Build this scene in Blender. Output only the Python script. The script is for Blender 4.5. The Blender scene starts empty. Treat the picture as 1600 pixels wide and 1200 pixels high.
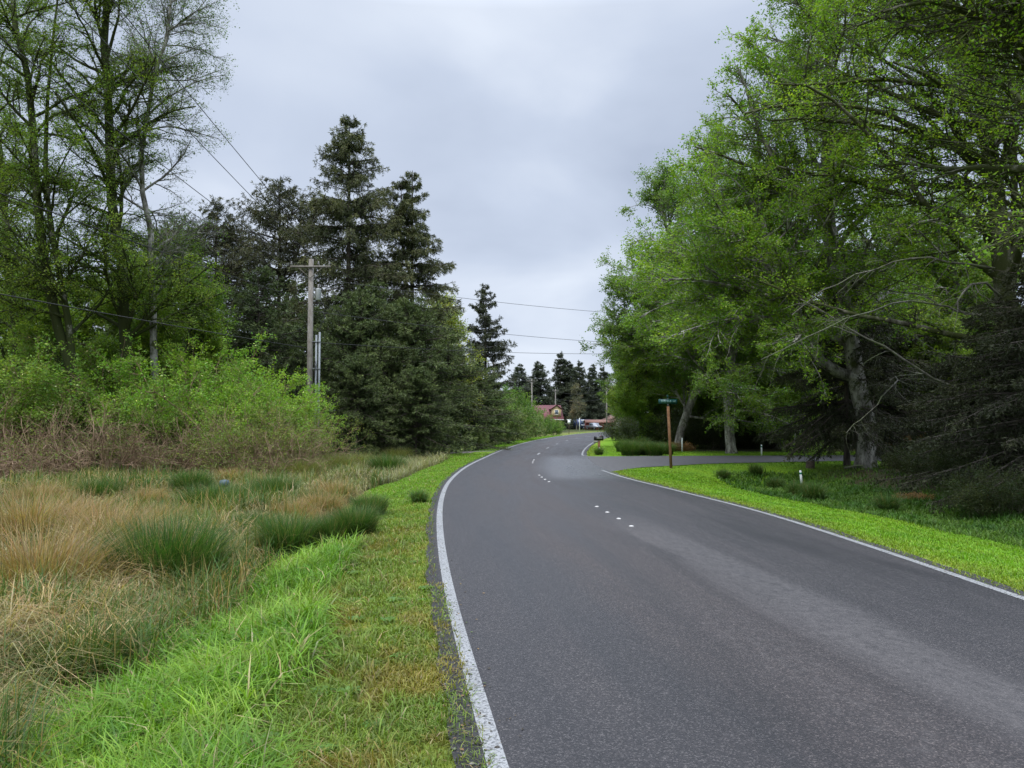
import bpy, math
import numpy as np
from math import radians, sin, cos, pi

# ------------------------------------------------------------------ camera, world, light
scene = bpy.context.scene
COL = scene.collection
EYE = 1.85
FPX = 1209.0
PITCH = math.atan(60.0 / FPX)
cam_d = bpy.data.cameras.new("camera")
cam = bpy.data.objects.new("camera", cam_d)
COL.objects.link(cam)
cam.location = (0, 0, EYE)
cam.rotation_euler = (radians(90) + PITCH, 0, 0)
cam_d.lens = FPX / 1600 * 36
cam_d.sensor_width = 36
cam_d.clip_start = 0.05
cam_d.clip_end = 6000
scene.camera = cam

SUN_EL, SUN_AZ = radians(58), radians(205)
world = bpy.data.worlds.new("World")
scene.world = world
world.use_nodes = True
wn = world.node_tree
wn.nodes.clear()


def N(t, typ, **kw):
    n = t.nodes.new(typ)
    for k, v in kw.items():
        if k.startswith('i_'):
            n.inputs[k[2:].replace('_', ' ')].default_value = v
        else:
            setattr(n, k, v)
    return n


def L(t, a, b):
    t.links.new(a, b)


def ramp(t, stops, interp='LINEAR'):
    r = t.nodes.new('ShaderNodeValToRGB')
    r.color_ramp.interpolation = interp
    e = r.color_ramp.elements
    while len(e) < len(stops):
        e.new(0.5)
    for i, (p, c) in enumerate(stops):
        e[i].position = p
        e[i].color = (c[0], c[1], c[2], 1) if hasattr(c, '__len__') else (c, c, c, 1)
    return r


def math_n(t, op, a, b=None, clamp=False):
    m = t.nodes.new('ShaderNodeMath')
    m.operation = op
    m.use_clamp = clamp
    for i, v in enumerate((a, b)):
        if v is None:
            continue
        if isinstance(v, (int, float)):
            m.inputs[i].default_value = v
        else:
            t.links.new(v, m.inputs[i])
    return m.outputs[0]


def mixc(t, fac, a, b, mode='MIX'):
    m = t.nodes.new('ShaderNodeMix')
    m.data_type = 'RGBA'
    m.blend_type = mode
    for i, v in ((0, fac), (6, a), (7, b)):
        if isinstance(v, (int, float)):
            m.inputs[i].default_value = v if i == 0 else (v, v, v, 1)
        elif isinstance(v, tuple):
            m.inputs[i].default_value = (v[0], v[1], v[2], 1)
        else:
            t.links.new(v, m.inputs[i])
    return m.outputs[2]


sky = N(wn, 'ShaderNodeTexSky', sky_type='NISHITA', sun_disc=False)
sky.sun_elevation = SUN_EL
sky.sun_rotation = SUN_AZ
bg1 = N(wn, 'ShaderNodeBackground')
bg1.inputs['Strength'].default_value = 0.06
L(wn, sky.outputs[0], bg1.inputs['Color'])
tc = N(wn, 'ShaderNodeTexCoord')
sep = N(wn, 'ShaderNodeSeparateXYZ')
L(wn, tc.outputs['Generated'], sep.inputs[0])
zz = math_n(wn, 'MAXIMUM', sep.outputs[2], 0.0)
den = math_n(wn, 'ADD', zz, 0.32)
cx = math_n(wn, 'DIVIDE', sep.outputs[0], den)
cy = math_n(wn, 'DIVIDE', sep.outputs[1], den)
comb = N(wn, 'ShaderNodeCombineXYZ')
L(wn, cx, comb.inputs[0])
L(wn, cy, comb.inputs[1])
comb.inputs[2].default_value = 3.7
n1 = N(wn, 'ShaderNodeTexNoise', i_Scale=1.5, i_Detail=5.0, i_Roughness=0.45, i_Distortion=0.3)
L(wn, comb.outputs[0], n1.inputs['Vector'])
cr = ramp(wn, [(0.34, (0.37, 0.425, 0.535)), (0.5, (0.46, 0.52, 0.635)), (0.66, (0.60, 0.655, 0.75))])
L(wn, n1.outputs['Fac'], cr.inputs[0])
# overcast zenith is brighter; boosted further above the frame to light the foliage
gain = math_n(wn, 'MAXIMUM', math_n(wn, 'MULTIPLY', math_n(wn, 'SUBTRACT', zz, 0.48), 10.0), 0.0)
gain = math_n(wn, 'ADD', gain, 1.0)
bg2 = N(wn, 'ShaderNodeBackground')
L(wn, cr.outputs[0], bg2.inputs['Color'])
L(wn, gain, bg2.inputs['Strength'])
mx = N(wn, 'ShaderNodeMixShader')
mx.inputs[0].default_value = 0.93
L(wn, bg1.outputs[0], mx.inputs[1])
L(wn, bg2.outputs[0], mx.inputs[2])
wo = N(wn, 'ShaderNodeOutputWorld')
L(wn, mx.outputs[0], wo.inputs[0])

sd = bpy.data.lights.new("sun", 'SUN')
sd.energy = 1.5
sd.angle = radians(18)
sd.color = (1.0, 0.96, 0.9)
sun = bpy.data.objects.new("sun", sd)
COL.objects.link(sun)
sun.rotation_euler = (radians(90) - SUN_EL, 0, pi - SUN_AZ)
sun.location = (0, 0, 60)

vs = scene.view_settings
vs.view_transform = 'Standard'
vs.look = 'None'
vs.exposure = 0.45
vs.gamma = 1.0
scene.cycles.max_bounces = 6
scene.cycles.transparent_max_bounces = 4
scene.cycles.diffuse_bounces = 3
scene.cycles.transmission_bounces = 3


# ------------------------------------------------------------------ maths helpers
def ray(px, py):
    a = PITCH
    x = px - 800.0
    u = 600.0 - py
    return np.array([x, FPX * cos(a) - u * sin(a), FPX * sin(a) + u * cos(a)])


def P(px, py, Y):
    d = ray(px, py)
    return np.array([0, 0, EYE]) + d * (Y / d[1])


def G(px, py, z=0.0):
    d = ray(px, py)
    return np.array([0, 0, EYE]) + d * ((z - EYE) / d[2])


def nrm(a):
    return a / np.maximum(np.linalg.norm(a, axis=-1, keepdims=True), 1e-9)


def smooth(a, b, x):
    t = np.clip((x - a) / (b - a), 0, 1)
    return t * t * (3 - 2 * t)


_lat = np.random.default_rng(77).random((256, 256))


def vnoise(x, y, s=1.0, o=0):
    x = np.asarray(x) * s + 31.7 * o + 1000
    y = np.asarray(y) * s + 17.3 * o + 1000
    xi = np.floor(x).astype(int)
    yi = np.floor(y).astype(int)
    fx = x - xi
    fy = y - yi
    fx = fx * fx * (3 - 2 * fx)
    fy = fy * fy * (3 - 2 * fy)
    g = lambda i, j: _lat[i % 256, j % 256]
    return (g(xi, yi) * (1 - fx) * (1 - fy) + g(xi + 1, yi) * fx * (1 - fy) +
            g(xi, yi + 1) * (1 - fx) * fy + g(xi + 1, yi + 1) * fx * fy)


def fbm(x, y, s=1.0, o=0):
    return (vnoise(x, y, s, o) * 0.55 + vnoise(x, y, s * 2.1, o + 3) * 0.3 + vnoise(x, y, s * 4.3, o + 7) * 0.15)


def GZ(px, py):
    z = -0.3
    for _ in range(12):
        g = G(px, py, z)
        z = 0.5 * z + 0.5 * float(zg(g[0], g[1]))
    return g


def cr_interp(xs, ys, x):
    xs = np.array(xs, float)
    ys = np.array(ys, float)
    m = np.gradient(ys, xs)
    i = np.clip(np.searchsorted(xs, x) - 1, 0, len(xs) - 2)
    h = xs[i + 1] - xs[i]
    t = np.clip((x - xs[i]) / h, 0, 1)
    return ((2 * t ** 3 - 3 * t ** 2 + 1) * ys[i] + (t ** 3 - 2 * t ** 2 + t) * h * m[i] +
            (-2 * t ** 3 + 3 * t ** 2) * ys[i + 1] + (t ** 3 - t ** 2) * h * m[i + 1])


LY = [-40, -12, -6, 0, 4.2, 8.3, 13.2, 18.6, 23.6, 29.8, 43, 60.5, 89.5, 124, 160, 220, 330]
LX = [11, 2.7, 1.5, 0.55, -0.07, -0.65, -1.22, -1.69, -1.95, -1.97, -1.30, 0.1, 3.9, 10.5, 20, 42, 95]
RY = [-40, -12, -6, 0, 8.2, 10.9, 16, 21.3, 26.4, 31, 37, 44.7, 55.8, 74.6, 97, 124, 160, 220, 330]
RX = [17, 8.5, 7.0, 5.75, 5.38, 5.36, 5.15, 4.45, 3.75, 3.45, 3.5, 4.05, 5.3, 8.0, 12.0, 18, 28, 50, 103]


def xl(Y):
    return cr_interp(LY, LX, np.asarray(Y, float))


def xr(Y):
    return cr_interp(RY, RX, np.asarray(Y, float))


def lat(fn, X, Y):
    s = (fn(Y + 0.5) - fn(Y - 0.5))
    return (X - fn(Y)) / np.sqrt(1 + s * s)


def side_front(X):
    return np.interp(X, [3.4, 3.9, 5.2, 8.7, 15.4, 22.7, 60], [28.6, 29.6, 32.0, 35.0, 37.3, 38.6, 45])


def side_back(X):
    return np.interp(X, [3.8, 4.45, 7.1, 10.7, 18.1, 23.5, 60], [44.0, 42.2, 42.9, 43.2, 43.9, 44.6, 51])


def zg(X, Y):
    """terrain height"""
    X = np.asarray(X, float)
    Y = np.asarray(Y, float)
    dl = -lat(xl, X, Y)
    dr = lat(xr, X, Y)
    zl = np.interp(dl, [0, 0.25, 1.3, 3.0, 5, 12, 25, 60], [-0.02, -0.03, -0.07, -0.52, -0.62, -0.55, -0.3, -0.1])
    # driveway on the left, and a shallower ditch beyond it
    wdrive = smooth(39, 44, Y) * (1 - smooth(49, 54, Y))
    zl = zl * (1 - 0.93 * wdrive)
    zl = zl * (1 - 0.6 * smooth(50, 58, Y))
    zr = np.interp(dr, [0, 0.25, 1.0, 5.2, 6.8, 8.8, 11, 14], [-0.02, -0.03, -0.08, -0.70, -0.76, -0.55, -0.12, -0.06])
    wside = smooth(-5.5, -0.5, Y - side_front(X))
    zr = zr * (1 - wside) + (-0.03) * wside
    z = np.where(dl > 0, zl, np.where(dr > 0, zr, -0.06))
    bump = (fbm(X, Y, 0.7, 2) - 0.5) * 0.14 * smooth(0.8, 3.0, np.maximum(dl, dr)) * (1 - wside * (dr > 0)) * (1 - wdrive * (dl > 0))
    bump = bump + smooth(2.6, 4.2, dl) * (1 - smooth(14, 20, dl)) * (fbm(X, Y, 0.42, 33) - 0.35) * 0.75 * (1 - wdrive) * smooth(60, 45, Y)
    far = smooth(60, 90, Y)
    return z + bump * (1 - far * 0.8)


# ------------------------------------------------------------------ object helpers
def tag(o, label=None, cat=None, group=None, kind=None):
    if label:
        o['label'] = label
    if cat:
        o['category'] = cat
    if group:
        o['group'] = group
    if kind:
        o['kind'] = kind
    return o


def empty(name, loc=(0, 0, 0), rz=0.0):
    o = bpy.data.objects.new(name, None)
    COL.objects.link(o)
    o.location = loc
    o.rotation_euler = (0, 0, rz)
    o.empty_display_size = 0.3
    return o


class MB:
    """collects geometry and links it as one mesh object"""

    def __init__(s):
        s.v = []
        s.f = []
        s.c = []
        s.uv = []
        s.n = 0

    def add(s, v, f, c=None):
        v = np.asarray(v, np.float32).reshape(-1, 3)
        f = np.asarray(f, np.int64)
        s.v.append(v)
        s.f.append(f + s.n)
        if c is not None:
            c = np.asarray(c, np.float32)
            if c.ndim == 1:
                c = np.tile(c, (len(v), 1))
            s.c.append(c)
        else:
            s.c.append(np.full((len(v), 3), 0.5, np.float32))
        s.n += len(v)
        return s

    def box(s, c, size, rz=0.0, col=None, taper=1.0, rx=0.0):
        hx, hy, hz = [k / 2 for k in size]
        vv = []
        for z, t in ((-hz, 1.0), (hz, taper)):
            for x, y in ((-hx, -hy), (hx, -hy), (hx, hy), (-hx, hy)):
                vv.append((x * t, y * t, z))
        vv = np.array(vv)
        if rx:
            R = np.array([[1, 0, 0], [0, cos(rx), -sin(rx)], [0, sin(rx), cos(rx)]])
            vv = vv @ R.T
        R = np.array([[cos(rz), -sin(rz), 0], [sin(rz), cos(rz), 0], [0, 0, 1]])
        vv = vv @ R.T + np.array(c)
        return s.add(vv, [(0, 3, 2, 1), (4, 5, 6, 7), (0, 1, 5, 4), (1, 2, 6, 5), (2, 3, 7, 6), (3, 0, 4, 7)], col)

    def tube(s, pts, r, sides=10, col=None, cap=True):
        pts = np.array(pts, float)[None]
        r = np.array(r, float)
        if r.ndim == 0:
            r = np.full(pts.shape[1], float(r))
        v, f = tubes(pts, r[None], sides)
        n0 = s.n
        s.add(v, f, col)
        if cap:
            s.f.append(np.array([list(range(sides))[::-1]]) + n0)
            s.f.append(np.array([list(range(sides))]) + n0 + (pts.shape[1] - 1) * sides)
        return s

    def poly(s, pts, col=None):
        return s.add(pts, [list(range(len(pts)))], col)

    def prism(s, outline, axis_vec, col=None):
        """extrude a planar outline along a vector"""
        o = np.array(outline, float)
        n = len(o)
        v = np.concatenate([o, o + np.array(axis_vec)])
        n0 = s.n
        s.add(v, [(i, (i + 1) % n, n + (i + 1) % n, n + i) for i in range(n)], col)
        s.f.append(np.array([list(range(n))[::-1]]) + n0)
        s.f.append(np.array([list(range(n, 2 * n))]) + n0)
        return s

    def mesh(s, name, mat, smooth_=False, usecol=True):
        me = bpy.data.meshes.new(name)
        V = np.concatenate(s.v)
        loops = np.concatenate([f.ravel() for f in s.f])
        sizes = np.concatenate([np.full(f.shape[0], f.shape[1]) for f in s.f])
        starts = np.concatenate([[0], np.cumsum(sizes)[:-1]])
        me.vertices.add(len(V))
        me.vertices.foreach_set('co', V.ravel())
        me.loops.add(len(loops))
        me.loops.foreach_set('vertex_index', loops.astype(np.int32))
        me.polygons.add(len(sizes))
        me.polygons.foreach_set('loop_start', starts.astype(np.int32))
        me.polygons.foreach_set('loop_total', sizes.astype(np.int32))
        if smooth_:
            me.polygons.foreach_set('use_smooth', np.ones(len(sizes), bool))
        if usecol:
            a = me.attributes.new('Col', 'FLOAT_COLOR', 'POINT')
            C = np.concatenate(s.c)
            C = np.concatenate([C, np.ones((len(C), 1), np.float32)], 1)
            a.data.foreach_set('color', C.ravel())
        me.materials.append(mat)
        me.update()
        me.validate()
        return me

    def build(s, name, mat, parent=None, smooth_=False, usecol=True):
        o = bpy.data.objects.new(name, s.mesh(name, mat, smooth_, usecol))
        COL.objects.link(o)
        if parent is not None:
            o.parent = parent
        return o


def tubes(Pc, R, s):
    n, K, _ = Pc.shape
    T = np.gradient(Pc, axis=1)
    T = nrm(T)
    mt = nrm(T.mean(1))
    ref = np.where(np.abs(mt[:, 2:3]) > 0.8, np.array([[1.0, 0, 0]]), np.array([[0, 0, 1.0]]))[:, None, :]
    A = nrm(np.cross(T, np.broadcast_to(ref, T.shape)))
    B = np.cross(T, A)
    a = np.arange(s) * 2 * pi / s
    V = Pc[:, :, None, :] + R[:, :, None, None] * (np.cos(a)[None, None, :, None] * A[:, :, None, :] +
                                                   np.sin(a)[None, None, :, None] * B[:, :, None, :])
    idx = (np.arange(n)[:, None, None] * K + np.arange(K - 1)[None, :, None]) * s
    j = np.arange(s)[None, None, :]
    j2 = (j + 1) % s
    f = np.stack([idx + j, idx + j2, idx + s + j2, idx + s + j], -1).reshape(-1, 4)
    return V.reshape(-1, 3), f


def copy_tree(o, parent=None):
    c = o.copy()
    COL.objects.link(c)
    c.parent = parent
    for ch in list(o.children):
        copy_tree(ch, c)
    return c


# ------------------------------------------------------------------ materials
def mat_new(name):
    m = bpy.data.materials.new(name)
    m.use_nodes = True
    t = m.node_tree
    t.nodes.clear()
    out = N(t, 'ShaderNodeOutputMaterial')
    return m, t, out


def simple(name, col, rough=0.6, metal=0.0, noise=0.15, nscale=8.0, bump=0.0):
    m, t, out = mat_new(name)
    b = N(t, 'ShaderNodeBsdfPrincipled')
    b.inputs['Roughness'].default_value = rough
    b.inputs['Metallic'].default_value = metal
    tcn = N(t, 'ShaderNodeTexCoord')
    nz = N(t, 'ShaderNodeTexNoise', i_Scale=nscale, i_Detail=5.0, i_Roughness=0.6)
    L(t, tcn.outputs['Object'], nz.inputs['Vector'])
    lo = tuple(c * (1 - noise * 2) for c in col)
    hi = tuple(min(1, c * (1 + noise * 1.5)) for c in col)
    r = ramp(t, [(0.3, lo), (0.7, hi)])
    L(t, nz.outputs['Fac'], r.inputs[0])
    L(t, r.outputs[0], b.inputs['Base Color'])
    if bump:
        bp = N(t, 'ShaderNodeBump', i_Strength=bump, i_Distance=0.02)
        L(t, nz.outputs['Fac'], bp.inputs['Height'])
        L(t, bp.outputs[0], b.inputs['Normal'])
    L(t, b.outputs[0], out.inputs[0])
    return m


def foliage_mat(name, trans=0.35, rough=0.55, nscale=0.5, gloss=0.25):
    m, t, out = mat_new(name)
    at = N(t, 'ShaderNodeAttribute', attribute_name='Col')
    tcn = N(t, 'ShaderNodeTexCoord')
    nz = N(t, 'ShaderNodeTexNoise', i_Scale=nscale, i_Detail=3.0)
    L(t, tcn.outputs['Object'], nz.inputs['Vector'])
    r = ramp(t, [(0.3, (0.85, 0.9, 0.85)), (0.7, (1.35, 1.3, 1.15))])
    L(t, nz.outputs['Fac'], r.inputs[0])
    c = mixc(t, 1.0, at.outputs['Color'], r.outputs[0], 'MULTIPLY')
    b = N(t, 'ShaderNodeBsdfPrincipled')
    b.inputs['Roughness'].default_value = rough
    b.inputs['Specular IOR Level'].default_value = gloss
    L(t, c, b.inputs['Base Color'])
    tr = N(t, 'ShaderNodeBsdfTranslucent')
    c2 = mixc(t, 1.0, c, (1.25, 1.35, 0.6), 'MULTIPLY')
    L(t, c2, tr.inputs['Color'])
    ms = N(t, 'ShaderNodeMixShader')
    ms.inputs[0].default_value = trans
    L(t, b.outputs[0], ms.inputs[1])
    L(t, tr.outputs[0], ms.inputs[2])
    L(t, ms.outputs[0], out.inputs[0])
    return m


def bark_mat(name, c1, c2, moss, mossamt=0.5, scale=3.0):
    m, t, out = mat_new(name)
    tcn = N(t, 'ShaderNodeTexCoord')
    mp = N(t, 'ShaderNodeMapping')
    mp.inputs['Scale'].default_value = (1, 1, 0.35)
    L(t, tcn.outputs['Object'], mp.inputs[0])
    nz = N(t, 'ShaderNodeTexNoise', i_Scale=scale, i_Detail=8.0, i_Roughness=0.7)
    L(t, mp.outputs[0], nz.inputs['Vector'])
    r = ramp(t, [(0.38, c2), (0.5, tuple((a + b) / 2 for a, b in zip(c1, c2))), (0.6, c1)])
    L(t, nz.outputs['Fac'], r.inputs[0])
    nm = N(t, 'ShaderNodeTexNoise', i_Scale=1.3, i_Detail=6.0, i_Roughness=0.75)
    L(t, tcn.outputs['Object'], nm.inputs['Vector'])
    rm = ramp(t, [(0.62 - mossamt * 0.3, 0.0), (0.72 - mossamt * 0.3, 1.0)])
    L(t, nm.outputs['Fac'], rm.inputs[0])
    c = mixc(t, rm.outputs[0], r.outputs[0], moss)
    b = N(t, 'ShaderNodeBsdfPrincipled')
    b.inputs['Roughness'].default_value = 0.9
    b.inputs['Specular IOR Level'].default_value = 0.2
    L(t, c, b.inputs['Base Color'])
    bp = N(t, 'ShaderNodeBump', i_Strength=0.6, i_Distance=0.04)
    L(t, nz.outputs['Fac'], bp.inputs['Height'])
    L(t, bp.outputs[0], b.inputs['Normal'])
    L(t, b.outputs[0], out.inputs[0])
    return m


M = {}
M['leaf'] = foliage_mat('leaf', 0.42)
M['needle'] = foliage_mat('needle', 0.12, 0.6, 0.45, 0.2)
M['grass'] = foliage_mat('grass', 0.35, 0.5, 1.2, 0.3)
M['alder'] = bark_mat('alder_bark', (0.34, 0.33, 0.29), (0.06, 0.055, 0.045), (0.055, 0.065, 0.02), 0.35)
M['alder_moss'] = bark_mat('mossy_bark', (0.2, 0.19, 0.15), (0.035, 0.03, 0.022), (0.045, 0.055, 0.016), 0.75)
M['alder_left'] = bark_mat('blotched_bark', (0.26, 0.25, 0.21), (0.03, 0.027, 0.02), (0.035, 0.045, 0.012), 0.9, 2.2)
M['conifer_bark'] = bark_mat('spruce_bark', (0.10, 0.085, 0.07), (0.03, 0.025, 0.02), (0.05, 0.055, 0.025), 0.3)
M['twig'] = bark_mat('brown_twigs', (0.34, 0.24, 0.155), (0.14, 0.09, 0.055), (0.17, 0.14, 0.06), 0.25)
M['grey_twig'] = bark_mat('grey_twigs', (0.20, 0.19, 0.16), (0.06, 0.055, 0.045), (0.12, 0.14, 0.07), 0.5)

# asphalt of the main road: UV in metres, u across from the left edge line, v along
m, t, out = mat_new('asphalt')
uv = N(t, 'ShaderNodeUVMap', uv_map='UVMap')
sp = N(t, 'ShaderNodeSeparateXYZ')
L(t, uv.outputs[0], sp.inputs[0])
U, V = sp.outputs[0], sp.outputs[1]
vor = N(t, 'ShaderNodeTexVoronoi', i_Scale=110.0)
L(t, uv.outputs[0], vor.inputs['Vector'])
fine = N(t, 'ShaderNodeTexNoise', i_Scale=70.0, i_Detail=3.0, i_Roughness=0.8)
L(t, uv.outputs[0], fine.inputs['Vector'])
stone = ramp(t, [(0.0, (0.013, 0.0125, 0.0135)), (0.4, (0.021, 0.020, 0.0215)), (0.8, (0.030, 0.0275, 0.0282)), (0.97, (0.075, 0.07, 0.068))])
csep = N(t, 'ShaderNodeSeparateColor')
L(t, vor.outputs['Color'], csep.inputs[0])
L(t, csep.outputs[0], stone.inputs[0])
mpl = N(t, 'ShaderNodeMapping')
mpl.inputs['Scale'].default_value = (1.3, 0.13, 1)
L(t, uv.outputs[0], mpl.inputs[0])
big = N(t, 'ShaderNodeTexNoise', i_Scale=1.0, i_Detail=5.0, i_Roughness=0.6, i_Distortion=0.4)
L(t, mpl.outputs[0], big.inputs['Vector'])
rb = ramp(t, [(0.32, (0.72, 0.72, 0.76)), (0.68, (1.28, 1.22, 1.18))])
L(t, big.outputs['Fac'], rb.inputs[0])
c = mixc(t, 1.0, stone.outputs[0], rb.outputs[0], 'MULTIPLY')
wav = math_n(t, 'MULTIPLY', math_n(t, 'SUBTRACT', big.outputs['Fac'], 0.5), 1.6)
Uw = math_n(t, 'ADD', U, wav)


def band(center, half, soft):
    d = math_n(t, 'ABSOLUTE', math_n(t, 'SUBTRACT', Uw, center))
    mr = N(t, 'ShaderNodeMapRange', interpolation_type='SMOOTHSTEP')
    mr.inputs['From Min'].default_value = half + soft
    mr.inputs['From Max'].default_value = half
    L(t, d, mr.inputs['Value'])
    return mr.outputs[0]


def vfade(a, b):
    mr = N(t, 'ShaderNodeMapRange', interpolation_type='SMOOTHSTEP')
    mr.inputs['From Min'].default_value = a
    mr.inputs['From Max'].default_value = b
    L(t, V, mr.inputs['Value'])
    return mr.outputs[0]


# brown wheel-path tint, pale dusty streaks left between the tyres
brown = math_n(t, 'MULTIPLY', band(2.35, 0.45, 0.8), 0.65)
c = mixc(t, brown, c, mixc(t, 1.0, c, (1.22, 1.08, 1.0), 'MULTIPLY'))
mps = N(t, 'ShaderNodeMapping')
mps.inputs['Scale'].default_value = (5.0, 3.2, 1)
mps.inputs['Rotation'].default_value = (0, 0, 0.12)
L(t, uv.outputs[0], mps.inputs[0])
stn = N(t, 'ShaderNodeTexNoise', i_Scale=2.2, i_Detail=12.0, i_Roughness=0.84)
L(t, mps.outputs[0], stn.inputs['Vector'])
rs = ramp(t, [(0.38, 0.1), (0.6, 1.0)])
L(t, stn.outputs['Fac'], rs.inputs[0])
pale = math_n(t, 'MULTIPLY', band(3.55, 0.16, 0.5), math_n(t, 'MULTIPLY', rs.outputs[0], math_n(t, 'SUBTRACT', 1.0, vfade(12.5, 17))))
rs2 = ramp(t, [(0.5, 0.0), (0.66, 0.85)])
L(t, stn.outputs['Fac'], rs2.inputs[0])
pale2 = math_n(t, 'MULTIPLY', band(2.55, 0.1, 0.35), math_n(t, 'MULTIPLY', rs2.outputs[0], math_n(t, 'SUBTRACT', 1.0, vfade(6.5, 9.5))))
pale = math_n(t, 'MAXIMUM', pale, pale2)
c = mixc(t, math_n(t, 'MULTIPLY', pale, 0.85), c, mixc(t, 0.6, c, (0.115, 0.105, 0.10)))
# fine cracks
vc = N(t, 'ShaderNodeTexVoronoi', feature='DISTANCE_TO_EDGE', i_Scale=0.42)
dn = N(t, 'ShaderNodeTexNoise', i_Scale=2.0, i_Detail=6.0)
L(t, uv.outputs[0], dn.inputs['Vector'])
va = N(t, 'ShaderNodeVectorMath', operation='ADD')
vsn = N(t, 'ShaderNodeVectorMath', operation='SCALE')
vsn.inputs['Scale'].default_value = 0.5
L(t, dn.outputs['Color'], vsn.inputs[0])
L(t, uv.outputs[0], va.inputs[0])
L(t, vsn.outputs[0], va.inputs[1])
L(t, va.outputs[0], vc.inputs['Vector'])
rc = ramp(t, [(0.0, 1.0), (0.0035, 0.0)])
L(t, vc.outputs['Distance'], rc.inputs[0])
crm = math_n(t, 'MULTIPLY', rc.outputs[0], ramp_fac := 0.35)
c = mixc(t, crm, c, (0.015, 0.015, 0.016))
mre = N(t, 'ShaderNodeMapRange')
mre.inputs['From Min'].default_value = -0.04
mre.inputs['From Max'].default_value = -0.12
L(t, U, mre.inputs['Value'])
c = mixc(t, mre.outputs[0], c, mixc(t, 1.0, c, (0.5, 0.48, 0.42), 'MULTIPLY'))
b = N(t, 'ShaderNodeBsdfPrincipled')
L(t, c, b.inputs['Base Color'])
# damp road; a wet patch at the junction
wetn = math_n(t, 'ADD', band(4.7, 0.8, 1.2), 0.0)
wet = math_n(t, 'MULTIPLY', wetn, math_n(t, 'MULTIPLY', vfade(24, 27.5), math_n(t, 'SUBTRACT', 1.0, vfade(38, 46))))
damp = ramp(t, [(0.35, 0.5), (0.65, 0.68)])
L(t, big.outputs['Fac'], damp.inputs[0])
rg = math_n(t, 'SUBTRACT', damp.outputs[0], math_n(t, 'MULTIPLY', math_n(t, 'MULTIPLY', wet, rs.outputs[0]), 0.34))
rg = math_n(t, 'ADD', rg, math_n(t, 'MULTIPLY', pale, 0.25))
L(t, rg, b.inputs['Roughness'])
L(t, math_n(t, 'ADD', 0.36, math_n(t, 'MULTIPLY', wet, 0.5)), b.inputs['Specular IOR Level'])
bp = N(t, 'ShaderNodeBump', i_Strength=0.55, i_Distance=0.006)
L(t, vor.outputs['Distance'], bp.inputs['Height'])
bp2 = N(t, 'ShaderNodeBump', i_Strength=0.25, i_Distance=0.01)
L(t, fine.outputs['Fac'], bp2.inputs['Height'])
L(t, bp.outputs[0], bp2.inputs['Normal'])
L(t, bp2.outputs[0], b.inputs['Normal'])
L(t, b.outputs[0], out.inputs[0])
M['asphalt'] = m


def worn(name, col, under, rough, scale, lo, hi):
    m, t, out = mat_new(name)
    tcn = N(t, 'ShaderNodeTexCoord')
    nz = N(t, 'ShaderNodeTexNoise', i_Scale=scale, i_Detail=8.0, i_Roughness=0.75)
    L(t, tcn.outputs['Object'], nz.inputs['Vector'])
    r = ramp(t, [(lo, 0.0), (hi, 1.0)])
    L(t, nz.outputs['Fac'], r.inputs[0])
    n2 = N(t, 'ShaderNodeTexNoise', i_Scale=1.5, i_Detail=4.0)
    L(t, tcn.outputs['Object'], n2.inputs['Vector'])
    r2 = ramp(t, [(0.3, tuple(k * 0.8 for k in col)), (0.7, col)])
    L(t, n2.outputs['Fac'], r2.inputs[0])
    c = mixc(t, r.outputs[0], under, r2.outputs[0])
    b = N(t, 'ShaderNodeBsdfPrincipled')
    b.inputs['Roughness'].default_value = rough
    L(t, c, b.inputs['Base Color'])
    bp = N(t, 'ShaderNodeBump', i_Strength=0.5, i_Distance=0.004)
    L(t, nz.outputs['Fac'], bp.inputs['Height'])
    L(t, bp.outputs[0], b.inputs['Normal'])
    L(t, b.outputs[0], out.inputs[0])
    return m


M['line'] = worn('edge_paint', (0.27, 0.27, 0.265), (0.045, 0.045, 0.045), 0.6, 45.0, 0.40, 0.52)
M['side_asphalt'] = simple('side_asphalt', (0.066, 0.062, 0.062), 0.7, 0, 0.2, 6.0, 0.4)
M['gravel'] = simple('gravel', (0.17, 0.15, 0.12), 0.95, 0, 0.3, 14.0, 0.6)
M['dot'] = simple('marker_white', (0.4, 0.385, 0.36), 0.45, 0, 0.08, 20.0)

# ground: colour attribute worked out per vertex, broken up by noise
m, t, out = mat_new('ground')
at = N(t, 'ShaderNodeAttribute', attribute_name='Col')
tcn = N(t, 'ShaderNodeTexCoord')
nz = N(t, 'ShaderNodeTexNoise', i_Scale=9.0, i_Detail=8.0, i_Roughness=0.75)
L(t, tcn.outputs['Object'], nz.inputs['Vector'])
r = ramp(t, [(0.3, (0.5, 0.5, 0.5)), (0.7, (1.45, 1.45, 1.3))])
L(t, nz.outputs['Fac'], r.inputs[0])
c = mixc(t, 1.0, at.outputs['Color'], r.outputs[0], 'MULTIPLY')
n2 = N(t, 'ShaderNodeTexNoise', i_Scale=1.1, i_Detail=4.0)
L(t, tcn.outputs['Object'], n2.inputs['Vector'])
r2 = ramp(t, [(0.35, (0.85, 0.9, 0.9)), (0.65, (1.2, 1.08, 0.95))])
L(t, n2.outputs['Fac'], r2.inputs[0])
c = mixc(t, 1.0, c, r2.outputs[0], 'MULTIPLY')
b = N(t, 'ShaderNodeBsdfPrincipled')
b.inputs['Roughness'].default_value = 0.95
b.inputs['Specular IOR Level'].default_value = 0.15
L(t, c, b.inputs['Base Color'])
bp = N(t, 'ShaderNodeBump', i_Strength=0.8, i_Distance=0.06)
L(t, nz.outputs['Fac'], bp.inputs['Height'])
L(t, bp.outputs[0], b.inputs['Normal'])
L(t, b.outputs[0], out.inputs[0])
M['ground'] = m

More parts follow.
